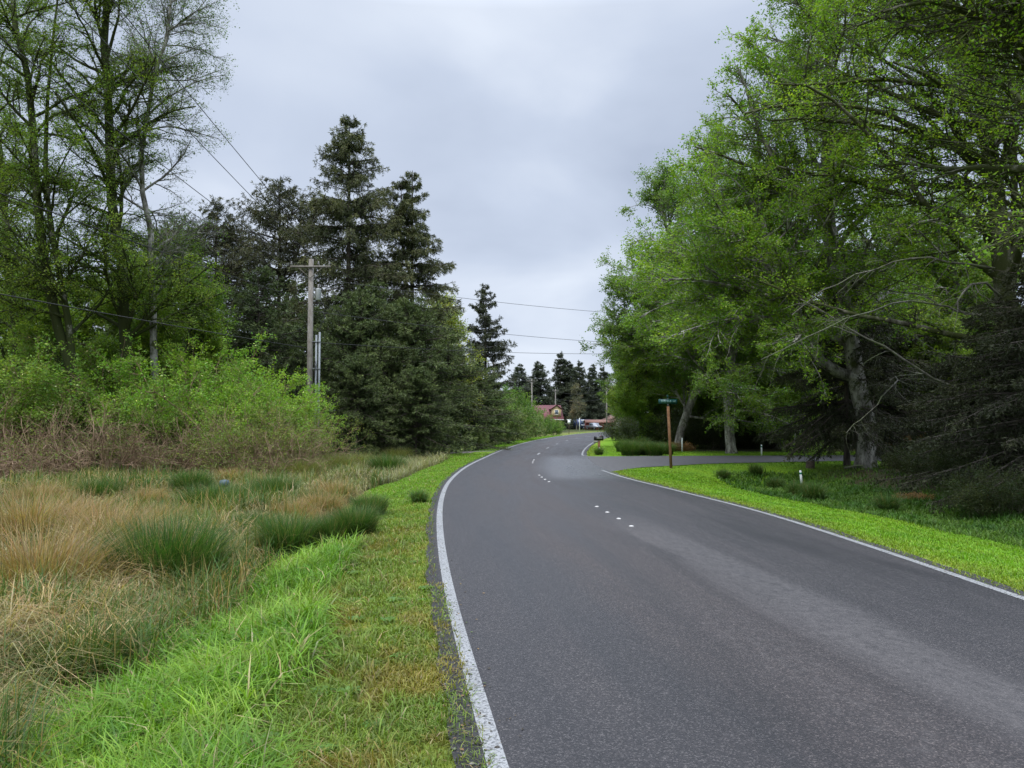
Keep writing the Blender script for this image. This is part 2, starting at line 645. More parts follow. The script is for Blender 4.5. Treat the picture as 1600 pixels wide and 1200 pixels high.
# ------------------------------------------------------------------ colours of the ground cover
C_VERGE = np.array([0.115, 0.165, 0.026])
C_LAWN = np.array([0.125, 0.245, 0.014])
C_SWALE = np.array([0.04, 0.095, 0.012])
C_BROWN = np.array([0.23, 0.165, 0.08])
C_OLIVE = np.array([0.085, 0.095, 0.035])
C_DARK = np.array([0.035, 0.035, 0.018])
C_MOSS = np.array([0.16, 0.15, 0.022])


def lerp(a, b, w):
    w = np.asarray(w)[..., None]
    return a * (1 - w) + b * w


def gcol(X, Y):
    dl = -lat(xl, X, Y)
    dr = lat(xr, X, Y)
    f = fbm(X, Y, 0.8, 5)
    f2 = fbm(X, Y, 2.6, 9)
    base = np.broadcast_to(C_VERGE, X.shape + (3,)).copy()
    # left: verge, moss patches, then rough olive and brown beyond
    left = lerp(base, C_MOSS, smooth(0.52, 0.66, f2) * (1 - smooth(0.9, 1.7, dl)) * 0.75)
    left = lerp(left, C_LAWN * 0.9, smooth(12, 22, Y) * (1 - smooth(46, 60, Y)) * 0.6)
    rough = smooth(2.0, 3.0, dl + (f - 0.5) * 1.0)
    br = lerp(C_OLIVE + 0 * base, C_BROWN * 0.5, smooth(0.4, 0.6, f))
    left = lerp(left, br, rough * (1 - smooth(48, 60, Y) * 0.5))
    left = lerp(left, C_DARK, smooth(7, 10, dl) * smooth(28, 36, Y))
    # right: bright mown verge, then darker swale, then litter under the trees
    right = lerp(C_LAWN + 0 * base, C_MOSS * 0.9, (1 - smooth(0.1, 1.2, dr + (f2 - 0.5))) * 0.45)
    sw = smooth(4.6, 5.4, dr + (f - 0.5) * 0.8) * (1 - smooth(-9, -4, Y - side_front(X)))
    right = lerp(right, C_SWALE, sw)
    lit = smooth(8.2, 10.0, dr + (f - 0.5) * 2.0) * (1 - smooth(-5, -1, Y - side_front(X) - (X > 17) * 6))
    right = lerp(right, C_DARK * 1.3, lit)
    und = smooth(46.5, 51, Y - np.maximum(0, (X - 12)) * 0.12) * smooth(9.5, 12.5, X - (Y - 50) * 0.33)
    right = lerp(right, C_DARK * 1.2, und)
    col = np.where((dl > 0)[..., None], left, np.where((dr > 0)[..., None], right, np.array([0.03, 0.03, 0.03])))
    far = smooth(150, 260, Y)
    return lerp(col, np.array([0.07, 0.10, 0.03]), far)


# ------------------------------------------------------------------ terrain and roads
xs = np.concatenate([-np.geomspace(2200, 46, 26), np.arange(-44, -12, 1.0), np.arange(-12, 16, 0.25), np.arange(16, 46, 1.0), np.geomspace(46, 2200, 26)])
ys = np.concatenate([-np.geomspace(900, 12, 14), np.arange(-10, 0, 1.0), np.arange(0, 50, 0.3), np.arange(50, 120, 1.2), np.geomspace(122, 3000, 44)])
XX, YY = np.meshgrid(xs, ys)
ZZ = zg(XX, YY)
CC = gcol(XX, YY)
nx, ny = len(xs), len(ys)
idx = np.arange(nx * ny).reshape(ny, nx)
fc = np.stack([idx[:-1, :-1], idx[:-1, 1:], idx[1:, 1:], idx[1:, :-1]], -1).reshape(-1, 4)
mb = MB()
mb.add(np.stack([XX, YY, ZZ], -1).reshape(-1, 3), fc, CC.reshape(-1, 3))
tag(mb.build('ground', M['ground'], smooth_=True), kind='structure')


def strip(name, Yv, xa, xb, z, mat, cols=2, uvw=None, kind='structure'):
    u = np.linspace(0, 1, cols)
    X = xa[:, None] * (1 - u) + xb[:, None] * u
    Yg = np.repeat(Yv[:, None], cols, 1)
    v = np.stack([X, Yg, np.full_like(X, z)], -1).reshape(-1, 3)
    n = len(Yv)
    ix = np.arange(n * cols).reshape(n, cols)
    f = np.stack([ix[:-1, :-1], ix[:-1, 1:], ix[1:, 1:], ix[1:, :-1]], -1).reshape(-1, 4)
    mb = MB().add(v, f)
    o = mb.build(name, mat)
    me = o.data
    ul = me.uv_layers.new(name='UVMap')
    li = np.empty(len(me.loops), np.int32)
    me.loops.foreach_get('vertex_index', li)
    vv = v[li]
    uvs = np.stack([(vv[:, 0] - xl(vv[:, 1])), vv[:, 1]], -1).astype(np.float32)
    ul.data.foreach_set('uv', uvs.ravel())
    tag(o, kind=kind)
    return o


Yv = np.concatenate([np.arange(-38, 60, 0.4), np.arange(60, 320, 1.5)])
jag = (vnoise(Yv, Yv * 0, 2.2, 1) - 0.5) * 0.10
strip('road', Yv, xl(Yv) - 0.22 - jag, xr(Yv) + 0.25 + jag, 0.0, M['asphalt'], 24)
Ya = np.concatenate([np.arange(-38, 60, 0.3), np.arange(60, 318, 1.5)])
strip('road_edge_line', Ya, xl(Ya) - 0.055, xl(Ya) + 0.06, 0.004, M['line'])
Yb = np.arange(-38, 30.2, 0.3)
strip('road_edge_line', Yb, xr(Yb) - 0.055, xr(Yb) + 0.055, 0.004, M['line'])
Yc = np.arange(44.2, 318, 0.6)
strip('road_edge_line', Yc, xr(Yc) - 0.055, xr(Yc) + 0.055, 0.004, M['line'])
hk = np.array([(4.0, 44.2), (3.98, 43.2), (4.15, 42.6), (4.6, 42.35), (5.4, 42.4)])
mb = MB()
for w in (0,):
    tn = nrm(np.gradient(hk, axis=0))
    nn = np.stack([-tn[:, 1], tn[:, 0]], -1) * 0.055
    v = np.concatenate([np.c_[hk + nn, np.full(5, 0.0045)], np.c_[hk - nn, np.full(5, 0.0045)]])
    mb.add(v, [(i, i + 1, 6 + i, 5 + i) for i in range(4)])
tag(mb.build('road_edge_line', M['line']), kind='structure')

# side road to the right
Xs = np.concatenate([np.arange(2.6, 12, 0.35), np.arange(12, 60, 1.5)])
fr = side_front(np.maximum(Xs, 3.4)) + (vnoise(Xs, Xs * 0, 1.7, 4) - 0.5) * 0.15
bk = side_back(np.maximum(Xs, 3.8)) + (vnoise(Xs, Xs * 0, 1.7, 8) - 0.5) * 0.15
mb = MB()
n = len(Xs)
u = np.linspace(0, 1, 6)
v = np.stack([np.repeat(Xs[:, None], 6, 1), fr[:, None] * (1 - u) + bk[:, None] * u, np.full((n, 6), -0.004)], -1).reshape(-1, 3)
ix = np.arange(n * 6).reshape(n, 6)
mb.add(v, np.stack([ix[:-1, :-1], ix[1:, :-1], ix[1:, 1:], ix[:-1, 1:]], -1).reshape(-1, 4))
tag(mb.build('side_road', M['side_asphalt']), kind='structure')
# second side road far off on the right
mb = MB()
v = []
for X in np.arange(14, 70, 2.0):
    v += [(X, 92 + (X - 14) * 0.04, 0.002 - 0.008), (X, 101 + (X - 14) * 0.04, -0.006)]
k = len(v) // 2
mb.add(v, [(2 * i, 2 * i + 2, 2 * i + 3, 2 * i + 1) for i in range(k - 1)])
tag(mb.build('side_road', M['side_asphalt']), kind='structure')
# gravel driveway on the left
mb = MB()
v = []
Xd = np.arange(-24, 0.3, 0.6)
for X in Xd:
    fl = 2.2 * smooth(-4.5, -1, X)
    v += [(X, 45.3 - fl + 0.1 * sin(X * 3), -0.008), (X, 48.6 + fl * 1.2 + 0.1 * sin(X * 2.3), -0.008)]
k = len(v) // 2
mb.add(v, [(2 * i, 2 * i + 2, 2 * i + 3, 2 * i + 1) for i in range(k - 1)])
tag(mb.build('driveway', M['gravel']), kind='structure')

# raised white lane markers in groups along the centre line
dotm = None
dgroups = [(13.9, 3.2), (24.2, 3.0), (35.4, 3.0)]


def dot_mesh():
    mb = MB()
    rings = [(0.046, 0.0), (0.043, 0.008), (0.030, 0.016), (0.012, 0.019)]
    v = []
    for r_, z in rings:
        v += [(r_ * cos(a), r_ * sin(a), z) for a in np.arange(12) * pi / 6]
    f = [(k * 12 + i, k * 12 + (i + 1) % 12, k * 12 + 12 + (i + 1) % 12, k * 12 + 12 + i) for k in range(3) for i in range(12)]
    mb.add(v, f)
    mb.f.append(np.array([list(range(36, 48))]))
    return mb.mesh('lane_marker', M['dot'], True)


dm = dot_mesh()
ordn = ['nearest', 'second', 'third', 'fourth']
gn = ['row nearest the camera', 'second row', 'third row, by the junction']
for gi, (y0, ln) in enumerate(dgroups):
    for k in range(4):
        y = y0 + k * ln / 3
        x = xl(y) * 0.48 + xr(y) * 0.52
        o = bpy.data.objects.new('lane_marker', dm)
        COL.objects.link(o)
        o.location = (float(x), float(y), 0.0005)
        tag(o, f'white raised road marker, {ordn[k]} of four in the {gn[gi]}', 'road marker', 'raised white markers along the centre line')
gi = 0
for y0 in (44.5, 55, 66, 78, 90, 102):
    ln = 2.6
    yy = np.linspace(y0, y0 + ln, 4)
    xc = xl(yy) * 0.49 + xr(yy) * 0.51
    mb = MB()
    v = [(a - .06, b_, 0.004) for a, b_ in zip(xc, yy)] + [(a + .06, b_, 0.004) for a, b_ in zip(xc, yy)]
    mb.add(v, [(i, i + 4, i + 5, i + 1) for i in range(3)])
    tag(mb.build('road_centre_dash', M['line']), kind='structure')


# ------------------------------------------------------------------ blades of grass
def blades(mb, B, az, ln, wd, lean, col, rng, K=4, stiff=1.6, tipc=1.15, basec=0.55):
    n = len(B)
    tt = np.linspace(0, 1, K)
    hx = np.stack([np.cos(az), np.sin(az), np.zeros(n)], -1)
    waz = az + pi / 2 + rng.normal(0, 0.5, n)
    wx = np.stack([np.cos(waz), np.sin(waz), np.zeros(n)], -1)
    le = lean[:, None] * tt[None] ** stiff
    horiz = ln[:, None] * np.sin(le * 1.1) * tt[None]
    vert = ln[:, None] * np.cos(np.minimum(le * 1.1, 2.2)) * tt[None]
    Pc = B[:, None, :] + hx[:, None, :] * horiz[..., None]
    Pc[..., 2] += vert
    w = wd[:, None] * np.array([1.0 if k < K - 1 else 0.12 for k in range(K)])[None] * (1 - 0.25 * tt[None])
    a = Pc - wx[:, None, :] * w[..., None] / 2
    b = Pc + wx[:, None, :] * w[..., None] / 2
    V = np.stack([a, b], 2).reshape(-1, 3)
    base = (np.arange(n) * K * 2)[:, None] + np.arange(K - 1)[None] * 2
    F = np.stack([base, base + 1, base + 3, base + 2], -1).reshape(-1, 4)
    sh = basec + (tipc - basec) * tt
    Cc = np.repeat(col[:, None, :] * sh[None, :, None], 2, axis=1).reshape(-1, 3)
    mb.add(V, F, Cc)


def scatter(rng, n, x0, x1, y0, y1, ymode='inv'):
    """more points near the camera"""
    if ymode == 'inv':
        Y = y0 * (y1 / y0) ** rng.random(n)
    else:
        Y = rng.uniform(y0, y1, n)
    D = rng.uniform(x0, x1, n)
    return D, Y


def jit(col, rng, s=0.18):
    n = len(col)
    g = 1 + rng.normal(0, s, (n, 1))
    h = 1 + rng.normal(0, s * 0.35, (n, 3))
    return np.clip(col * g * h, 0.004, 0.9)


def lawn(name, label, rng, specs):
    mb = MB()
    for (side, n, d0, d1, y0, y1, l0, l1, w0, w1, lean, colfn, mask) in specs:
        D, Y = scatter(rng, n, d0, d1, y0, y1)
        X = xl(Y) - D if side == 'L' else xr(Y) + D
        if mask is not None:
            k = rng.random(n) < mask(X, Y, D)
            X, Y, D = X[k], Y[k], D[k]
        n_ = len(X)
        far = (Y / y0) ** 0.75
        B = np.stack([X, Y, zg(X, Y) - 0.01], -1)
        ln = rng.uniform(l0, l1, n_) * (0.75 + 0.5 * fbm(X, Y, 1.5, 11))
        wd = rng.uniform(w0, w1, n_) * np.minimum(far, 4)
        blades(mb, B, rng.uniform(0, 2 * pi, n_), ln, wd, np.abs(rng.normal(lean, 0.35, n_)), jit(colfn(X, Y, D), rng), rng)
    o = mb.build(name, M['grass'])
    tag(o, label, 'grass', None, 'stuff')
    return o


rng = np.random.default_rng(5)


def c_verge(X, Y, D):
    f = fbm(X, Y, 2.6, 9)
    c = lerp(C_VERGE * 1.15 + np.zeros((len(X), 3)), np.array([0.16, 0.19, 0.035]), smooth(0.45, 0.65, f))
    c = lerp(c, np.array([0.2, 0.165, 0.035]), smooth(0.58, 0.7, f) * (D < 1.3) * 0.8)
    c = lerp(c, C_LAWN * 1.1, smooth(12, 22, Y) * 0.7)
    dead = np.random.default_rng(1).random(len(X)) < 0.06
    c[dead] = (0.30, 0.23, 0.12)
    return c


lawn('verge_grass', 'short yellow green grass and moss on the left road verge', rng, [
    ('L', 95000, 0.02, 2.3, 2.6, 9, 0.03, 0.095, 0.0035, 0.006, 0.7, c_verge, lambda X, Y, D: 0.25 + 0.9 * smooth(0.35, 0.6, fbm(X, Y, 2.2, 21)) * smooth(0.08, 0.6, D + 0.1)),
    ('L', 60000, 0.12, 2.7, 9, 46, 0.04, 0.10, 0.007, 0.012, 0.6, c_verge, lambda X, Y, D: 0.35 + 0.65 * smooth(0.1, 0.6, D)),
    ('L', 9000, 0.5, 2.3, 2.6, 14, 0.10, 0.22, 0.004, 0.006, 0.8, c_verge, lambda X, Y, D: smooth(0.5, 0.65, fbm(X, Y, 1.3, 31)) + 0.1),
    ('L', 14000, 0.3, 3.0, 46, 110, 0.05, 0.14, 0.02, 0.03, 0.6, lambda X, Y, D: C_LAWN + np.zeros((len(X), 3)), lambda X, Y, D: 1.0 * ((Y > 50.5))),
])


def c_tall(X, Y, D):
    f = fbm(X, Y, 1.6, 41)
    c = lerp(np.array([0.095, 0.20, 0.014]) + np.zeros((len(X), 3)), np.array([0.165, 0.27, 0.03]), smooth(0.35, 0.65, f))
    dead = np.random.default_rng(2).random(len(X)) < 0.05
    c[dead] = (0.32, 0.27, 0.14)
    return c


def m_tall(X, Y, D):
    return smooth(1.15, 1.5, D + (fbm(X, Y, 1.3, 3) - 0.5) * 0.8) * (1 - smooth(2.9, 3.5, D + (fbm(X, Y, 1.0, 6) - 0.5) * 0.9))


lawn('tall_grass', 'lush bright green knee high grass on the slope of the left ditch', rng, [
    ('L', 46000, 1.0, 3.7, 2.4, 7.5, 0.22, 0.52, 0.004, 0.008, 0.95, c_tall, m_tall),
    ('L', 22000, 1.2, 3.6, 7.0, 12, 0.18, 0.42, 0.008, 0.011, 0.85, c_tall, lambda X, Y, D: m_tall(X, Y, D) * (0.2 + smooth(0.42, 0.6, fbm(X, Y, 0.9, 15)))),
])


def c_brown(X, Y, D):
    f = fbm(X, Y, 0.55, 51)
    r_ = np.random.default_rng(3).random(len(X))
    c = lerp(C_BROWN * 1.35 + np.zeros((len(X), 3)), np.array([0.12, 0.13, 0.045]), smooth(0.42, 0.62, f + (r_ - 0.5) * 0.35))
    c = lerp(c, np.array([0.17, 0.18, 0.08]), smooth(12, 22, Y) * 0.65)
    c = lerp(c, np.array([0.10, 0.13, 0.035]), (1 - smooth(4.5, 7, Y)) * 0.35)
    g = (r_ > 0.9)
    c[g] = (0.36, 0.29, 0.17)
    return c


def m_brown(X, Y, D):
    return smooth(2.8, 3.4, D + (fbm(X, Y, 1.0, 6) - 0.5) * 0.9) * (0.35 + 0.65 * smooth(0.35, 0.55, fbm(X, Y, 1.1, 61)))


lawn('dry_grass', 'matted straw coloured and olive dead grass filling the left ditch', rng, [
    ('L', 95000, 2.3, 8.5, 3.2, 14, 0.35, 0.95, 0.004, 0.007, 1.25, c_brown, m_brown),
    ('L', 85000, 2.4, 15, 9, 34, 0.30, 0.75, 0.009, 0.014, 1.2, c_brown, m_brown),
    ('L', 9000, 2.0, 8, 27, 42, 0.4, 0.7, 0.016, 0.02, 0.6, lambda X, Y, D: np.array([0.24, 0.23, 0.13]) + np.zeros((len(X), 3)), None),
])


def c_rush(X, Y, D):
    f = fbm(X, Y, 0.8, 91)
    c = lerp(np.array([0.05, 0.105, 0.02]) + np.zeros((len(X), 3)), np.array([0.11, 0.15, 0.035]), smooth(0.35, 0.65, f))
    r_ = np.random.default_rng(6).random(len(X))
    c[r_ < 0.3] = (0.26, 0.19, 0.085)
    return c


def m_rush(X, Y, D):
    t_ = smooth(0.50, 0.57, fbm(X, Y, 0.85, 101))
    return t_ * smooth(2.3, 2.9, D + (fbm(X, Y, 1.0, 6) - 0.5) * 0.7) * (1 - 0.75 * smooth(5.5, 8, D) * (1 - smooth(9, 14, Y)))


lawn('rush_bed', 'dark green and olive rushes growing together in ragged patches in the left ditch', rng, [
    ('L', 34000, 2.3, 6.5, 3.0, 11, 0.4, 0.85, 0.004, 0.007, 0.6, c_rush, m_rush),
    ('L', 75000, 2.2, 14, 9, 33, 0.40, 0.85, 0.008, 0.013, 0.5, c_rush, m_rush),
])


def c_lawn(X, Y, D):
    f = fbm(X, Y, 1.4, 71)
    c = lerp(C_LAWN * 1.1 + np.zeros((len(X), 3)), np.array([0.16, 0.27, 0.018]), smooth(0.4, 0.65, f))
    return lerp(c, np.array([0.2, 0.21, 0.035]), (1 - smooth(0.1, 1.3, D + (fbm(X, Y, 2.0, 72) - 0.5) * 1.2)) * 0.6)


lawn('mown_grass', 'bright green mown grass between the right road edge and swale', rng, [
    ('R', 90000, 0.08, 5.6, 6.5, 31, 0.035, 0.085, 0.007, 0.011, 0.6, c_lawn, lambda X, Y, D: (1.0 * (Y < side_front(X) - 0.1)) * (1 - smooth(4.9, 5.6, D + (fbm(X, Y, 0.8, 5) - 0.5) * 0.8))),
    ('R', 22000, 0.3, 20, 29, 39, 0.04, 0.10, 0.012, 0.02, 0.6, c_lawn, lambda X, Y, D: 1.0 * (Y < side_front(X) - 0.15) * (Y > side_front(X) - 5)),
    ('R', 30000, 0.3, 20, 43, 62, 0.04, 0.10, 0.012, 0.02, 0.6, c_lawn, lambda X, Y, D: 1.0 * (Y > side_back(X) + 0.15) * (D < 2 + smooth(55, 43, Y) * 20)),
])


def c_swale(X, Y, D):
    f = fbm(X, Y, 1.0, 81)
    c = lerp(np.array([0.045, 0.11, 0.014]) + np.zeros((len(X), 3)), np.array([0.085, 0.16, 0.024]), smooth(0.4, 0.65, f))
    return c


lawn('swale_grass', 'longer dark green grass in the swale on the right', rng, [
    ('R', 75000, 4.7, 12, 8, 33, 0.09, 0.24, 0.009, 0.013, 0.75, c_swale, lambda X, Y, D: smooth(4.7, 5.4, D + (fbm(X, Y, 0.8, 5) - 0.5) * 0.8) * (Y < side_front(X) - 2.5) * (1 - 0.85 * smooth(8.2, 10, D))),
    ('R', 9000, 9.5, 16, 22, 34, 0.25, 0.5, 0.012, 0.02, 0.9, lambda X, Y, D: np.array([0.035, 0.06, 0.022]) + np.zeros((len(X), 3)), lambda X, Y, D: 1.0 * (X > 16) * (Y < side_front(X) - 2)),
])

# fallen leaves, needles and grit along both road edges
rngl = np.random.default_rng(61)
mb = MB()
n = 2600
side = rngl.random(n) < 0.6
Yl = 2.8 * (30 / 2.8) ** rngl.random(n)
dd = np.abs(rngl.normal(0, 0.16, n))
Xl = np.where(side, xl(Yl) - 0.24 + dd, xr(Yl) + 0.22 - dd)
k = (~side) & (Yl > 29)
Xl = np.where(k, xl(Yl) - 0.2 + dd, Xl)
aa = rngl.uniform(0, 2 * pi, n)
sz = rngl.uniform(0.006, 0.02, n)
d1 = np.stack([np.cos(aa), np.sin(aa), np.zeros(n)], -1) * sz[:, None]
d2 = np.stack([-np.sin(aa), np.cos(aa), np.full(n, 0.25)], -1) * (sz * rngl.uniform(0.15, 0.6, n))[:, None]
C0 = np.stack([Xl, Yl, np.full(n, 0.0065)], -1)
V0 = np.stack([C0 - d1, C0 + d2 + [0, 0, .003], C0 + d1, C0 - d2 + [0, 0, .004]], 1).reshape(-1, 3)
pal = np.array([(0.16, 0.10, 0.045), (0.10, 0.07, 0.04), (0.07, 0.10, 0.03), (0.14, 0.13, 0.12), (0.05, 0.04, 0.03)])
c0 = pal[rngl.integers(0, 5, n)] * rngl.uniform(0.7, 1.3, (n, 1))
mb.add(V0, np.arange(4 * n).reshape(n, 4), np.repeat(c0, 4, 0))
tag(mb.build('leaf_litter', M['needle']), 'scattered bits of dead leaf, needles and grit along the asphalt edges', 'litter', None, 'stuff')

# ------------------------------------------------------------------ rush clumps, weeds


def clump_mesh(seed, n, h, rad, col, lean=0.45, wd=0.006, tip=None, arc=1.3):
    r_ = np.random.default_rng(seed)
    mb = MB()
    a = r_.uniform(0, 2 * pi, n)
    rr = rad * 0.6 * np.sqrt(r_.random(n))
    B = np.stack([rr * np.cos(a), rr * np.sin(a), np.full(n, -0.05)], -1)
    az = a + r_.normal(0, 0.5, n)
    ln = h * r_.uniform(0.6, 1.1, n)
    le = np.abs(r_.normal(lean, lean * 0.45, n)) * (0.3 + rr / (rad * 0.6))
    c = jit(np.array(col) + np.zeros((n, 3)), r_, 0.22)
    k = r_.random(n) < 0.12
    c[k] = (0.20, 0.17, 0.08)
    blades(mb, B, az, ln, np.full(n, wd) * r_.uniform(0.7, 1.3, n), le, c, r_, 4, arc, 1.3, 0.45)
    return mb.mesh('rush_clump', M['grass'])


cm_dark = [clump_mesh(10 + i, 2600, 1.1, 0.95, (0.045, 0.095, 0.022), 0.42, 0.009) for i in range(3)]
cm_small = [clump_mesh(20 + i, 900, 0.75, 0.42, (0.05, 0.10, 0.024), 0.6, 0.01) for i in range(2)]
cm_brown = [clump_mesh(30 + i, 2400, 1.1, 0.95, (0.24, 0.165, 0.08), 0.8, 0.008) for i in range(3)]
cm_olive = [clump_mesh(40 + i, 2600, 1.0, 1.2, (0.14, 0.15, 0.055), 0.6, 0.012) for i in range(2)]


def clump(meshes, i, px, py, z, s, label, grp, cat='rushes', name='rush_clump'):
    g = GZ(px, py)
    o = bpy.data.objects.new(name, meshes[i % len(meshes)])
    COL.objects.link(o)
    o.location = (g[0], g[1], float(zg(g[0], g[1])) - 0.02)
    o.rotation_euler = (0, 0, i * 1.7)
    o.scale = (s, s, s)
    return tag(o, label, cat, grp)


gr = 'rush clumps in the left ditch'
for i, (px, py, s, lb) in enumerate([
    (262, 930, 1.05, 'large round dark green rush clump standing left of the tall bright grass'),
    (450, 872, 0.75, 'dark green rush clump at the top end of the tall bright grass'),
    (395, 855, 0.7, 'dark green rush clump between the big round clump and the road verge'),
    (330, 815, 0.95, 'broad green rush clump in front of the blue capped marker'),
    (430, 790, 0.9, 'green rush clump just right of the blue capped marker'),
    (555, 838, 0.55, 'small blue green rush clump touching the mown verge'),
    (578, 808, 0.5, 'small upright rush clump at the verge edge, farther of the pair there'),
    (385, 800, 0.8, 'olive green rush clump right in front of the marker post'),
    (480, 800, 0.6, 'green rush clump left of the thin brown tussocks'),
    (300, 775, 0.8, 'flat green rush patch left of the blue capped marker'),
    (150, 790, 0.8, 'green rush patch in front of the bare brown shrubs at the left'),
    (520, 850, 0.5, 'little green rush clump before the two small verge clumps'),
    (605, 748, 1.1, 'long green rush clump where the ditch meets the dark spruces'),
    (120, 1085, 0.62, 'dark olive rush clump low at the left edge behind bright grass'),
]):
    clump(cm_dark, i, px, py, -0.5, s, lb, gr)
gb = 'straw coloured grass tussocks in the left ditch'
for i, (px, py, s, lb) in enumerate([
    (230, 800, 0.75, 'small tan tussock between two green rush patches far back'),
    (60, 800, 0.9, 'tan tussock in front of the brown shrubs at the left edge'),
    (360, 760, 0.7, 'pale tussock just behind the blue capped marker'),
    (60, 960, 1.15, 'big straw coloured grass tussock at the left edge of the ditch'),
    (175, 880, 1.05, 'straw coloured tussock just left of the large round rush clump'),
    (120, 850, 1.1, 'pale tan grass tussock behind the nearest straw tussock'),
    (250, 845, 0.8, 'drooping brown grass tussock behind the round rush clump'),
    (40, 870, 1.2, 'wide bleached grass tussock at the far left of the ditch'),
    (500, 812, 0.75, 'thin brown grass tussock near the small verge rush clumps'),
    (520, 790, 0.8, 'reddish tan grass tussock halfway along the ditch'),
    (455, 825, 0.7, 'olive brown grass tussock between two green rush clumps'),
]):
    clump(cm_brown, i, px, py, -0.5, s, lb, gb, 'grass tussock', 'grass_tussock')
for i, (px, py, s, lb) in enumerate([
    (560, 735, 1.0, 'pale olive sedge tussock before the dark spruces'),
    (520, 742, 1.0, 'pale olive sedge tussock below the twiggy brown shrub'),
    (620, 725, 0.9, 'pale olive sedge tussock farthest along the ditch, under the spruce skirts'),
    (470, 752, 1.0, 'pale olive sedge tussock left of the other sedges by the spruces'),
]):
    clump(cm_olive, i, px, py, -0.5, s, lb, 'sedge tussocks by the spruces', 'grass tussock', 'sedge_tussock')
gr = 'rush clumps in the right swale'
for i, (px, py, s, lb) in enumerate([
    (1181, 744, 0.8, 'dark rush clump by the head of the swale, left of the white marker'),
    (1211, 765, 0.85, 'dark rush clump on the near bank, just left of the marker post'),
    (1246, 775, 0.9, 'dark rush clump in front of the white green banded marker post'),
    (1272, 782, 1.0, 'broad rush clump immediately right of the marker post'),
    (1388, 800, 0.9, 'lone rush clump in the middle of the swale'),
    (1130, 748, 0.7, 'low rush clump at the upper left end of the swale'),
]):
    clump(cm_small, i, px, py, -0.65, s, lb, gr)
clump(cm_small, 3, 655, 786, -0.2, 0.55, 'single blue green grass clump growing on the left verge', 'lone clumps by the roadside')
clump(cm_small, 2, 936, 711, -0.02, 0.75, 'dark grass tuft around the foot of the mailbox post', 'lone clumps by the roadside')
for i, (px, py, s) in enumerate([(985, 712, 1.4), (1003, 711, 1.3), (1022, 712, 1.3), (1000, 705, 1.5), (1040, 710, 1.2), (975, 706, 1.3)]):
    clump(cm_dark, i + 3, px, py, -0.02, s * 0.62, ['dark rush clump at the left end of the bed behind the side road',
          'dark rush clump second in the bed behind the side road', 'dark rush clump behind the street sign post',
          'tall olive rush clump at the back of the bed', 'dark rush clump right of the street sign post', 'rush clump at the bed corner next to the mown grass'][i], 'rush bed behind the side road')


# broad-leaved weeds on the near verge (rosettes)
def rosette(seed):
    r_ = np.random.default_rng(seed)
    mb = MB()
    n = 11
    for k in range(n):
        a = k * 2.4
        l_ = r_.uniform(0.05, 0.09)
        d = np.array([cos(a), sin(a), 0])
        s_ = np.array([-sin(a), cos(a), 0]) * 0.014
        z = np.array([0, 0, 1])
        c = np.array((0.085, 0.16, 0.03)) * r_.uniform(0.8, 1.3)
        mb.add([0 * d, d * l_ * .4 + s_ + z * .022, d * l_ * .75 + s_ * .9 + z * .03, d * l_ + z * .02, d * l_ * .75 - s_ * .9 + z * .03, d * l_ * .4 - s_ + z * .022],
               [(0, 1, 4, 5), (1, 2, 3, 4)], c)
    return mb.mesh('verge_weed', M['grass'])


rz = [rosette(i) for i in range(3)]
rngw = np.random.default_rng(9)
for i in range(34):
    D = rngw.uniform(0.25, 1.5)
    Y = 2.9 * (11 / 2.9) ** rngw.random()
    X = float(xl(Y)) - D
    o = bpy.data.objects.new('verge_weed', rz[i % 3])
    COL.objects.link(o)
    o.location = (X, Y, float(zg(X, Y)) + 0.005)
    o.rotation_euler = (0, 0, rngw.uniform(0, 6))
    s = rngw.uniform(0.7, 1.5)
    o.scale = (s, s, s)
    tag(o, 'low green leafy weed rosette in the short grass of the left verge', 'weed', 'leafy weeds scattered over the left verge')

# ------------------------------------------------------------------ growing trees


def grow(Pp, Rp, n, rng, t0, t1, len_fn, ang, angj, K, wander, up, rad0, flat=0.0, rratio=0.5, bias=None, tpow=1.0):
    """children curves from parent curves"""
    Np, Kp, _ = Pp.shape
    plen = np.linalg.norm(np.diff(Pp, axis=1), axis=-1).sum(1)
    pr = plen / plen.sum()
    pi_ = rng.choice(Np, n, p=pr)
    tt = t0 + (t1 - t0) * rng.random(n) ** tpow
    x = tt * (Kp - 1)
    i = np.minimum(x.astype(int), Kp - 2)
    f = (x - i)[:, None]
    S = Pp[pi_, i] * (1 - f) + Pp[pi_, i + 1] * f
    T = nrm(Pp[pi_, i + 1] - Pp[pi_, i])
    R0 = Rp[pi_, i] * (1 - f[:, 0]) + Rp[pi_, i + 1] * f[:, 0]
    v = rng.normal(size=(n, 3))
    v[:, 2] *= (1 - flat)
    if bias is not None:
        v += np.array(bias)
    v = nrm(v - (v * T).sum(-1, keepdims=True) * T)
    a = (ang + rng.normal(0, angj, n))[:, None]
    D = nrm(T * np.cos(a) + v * np.sin(a))
    ln = len_fn(tt, plen[pi_]) * rng.uniform(0.7, 1.25, n)
    R = np.minimum(R0 * rratio, rad0)
    C = march(S, D, ln, K, wander, up, rng)
    return C, R[:, None] * np.linspace(1, 0.3, K)[None], tt


def march(S, D, ln, K, wander, up, rng):
    n = len(S)
    out = [S]
    d = D
    st = (ln / (K - 1))[:, None]
    upv = np.zeros((n, 3))
    for k in range(1, K):
        upv[:, 2] = up(k / K) if callable(up) else up
        d = nrm(d + rng.normal(0, wander, (n, 3)) + upv)
        out.append(out[-1] + d * st)
    return np.stack(out, 1)


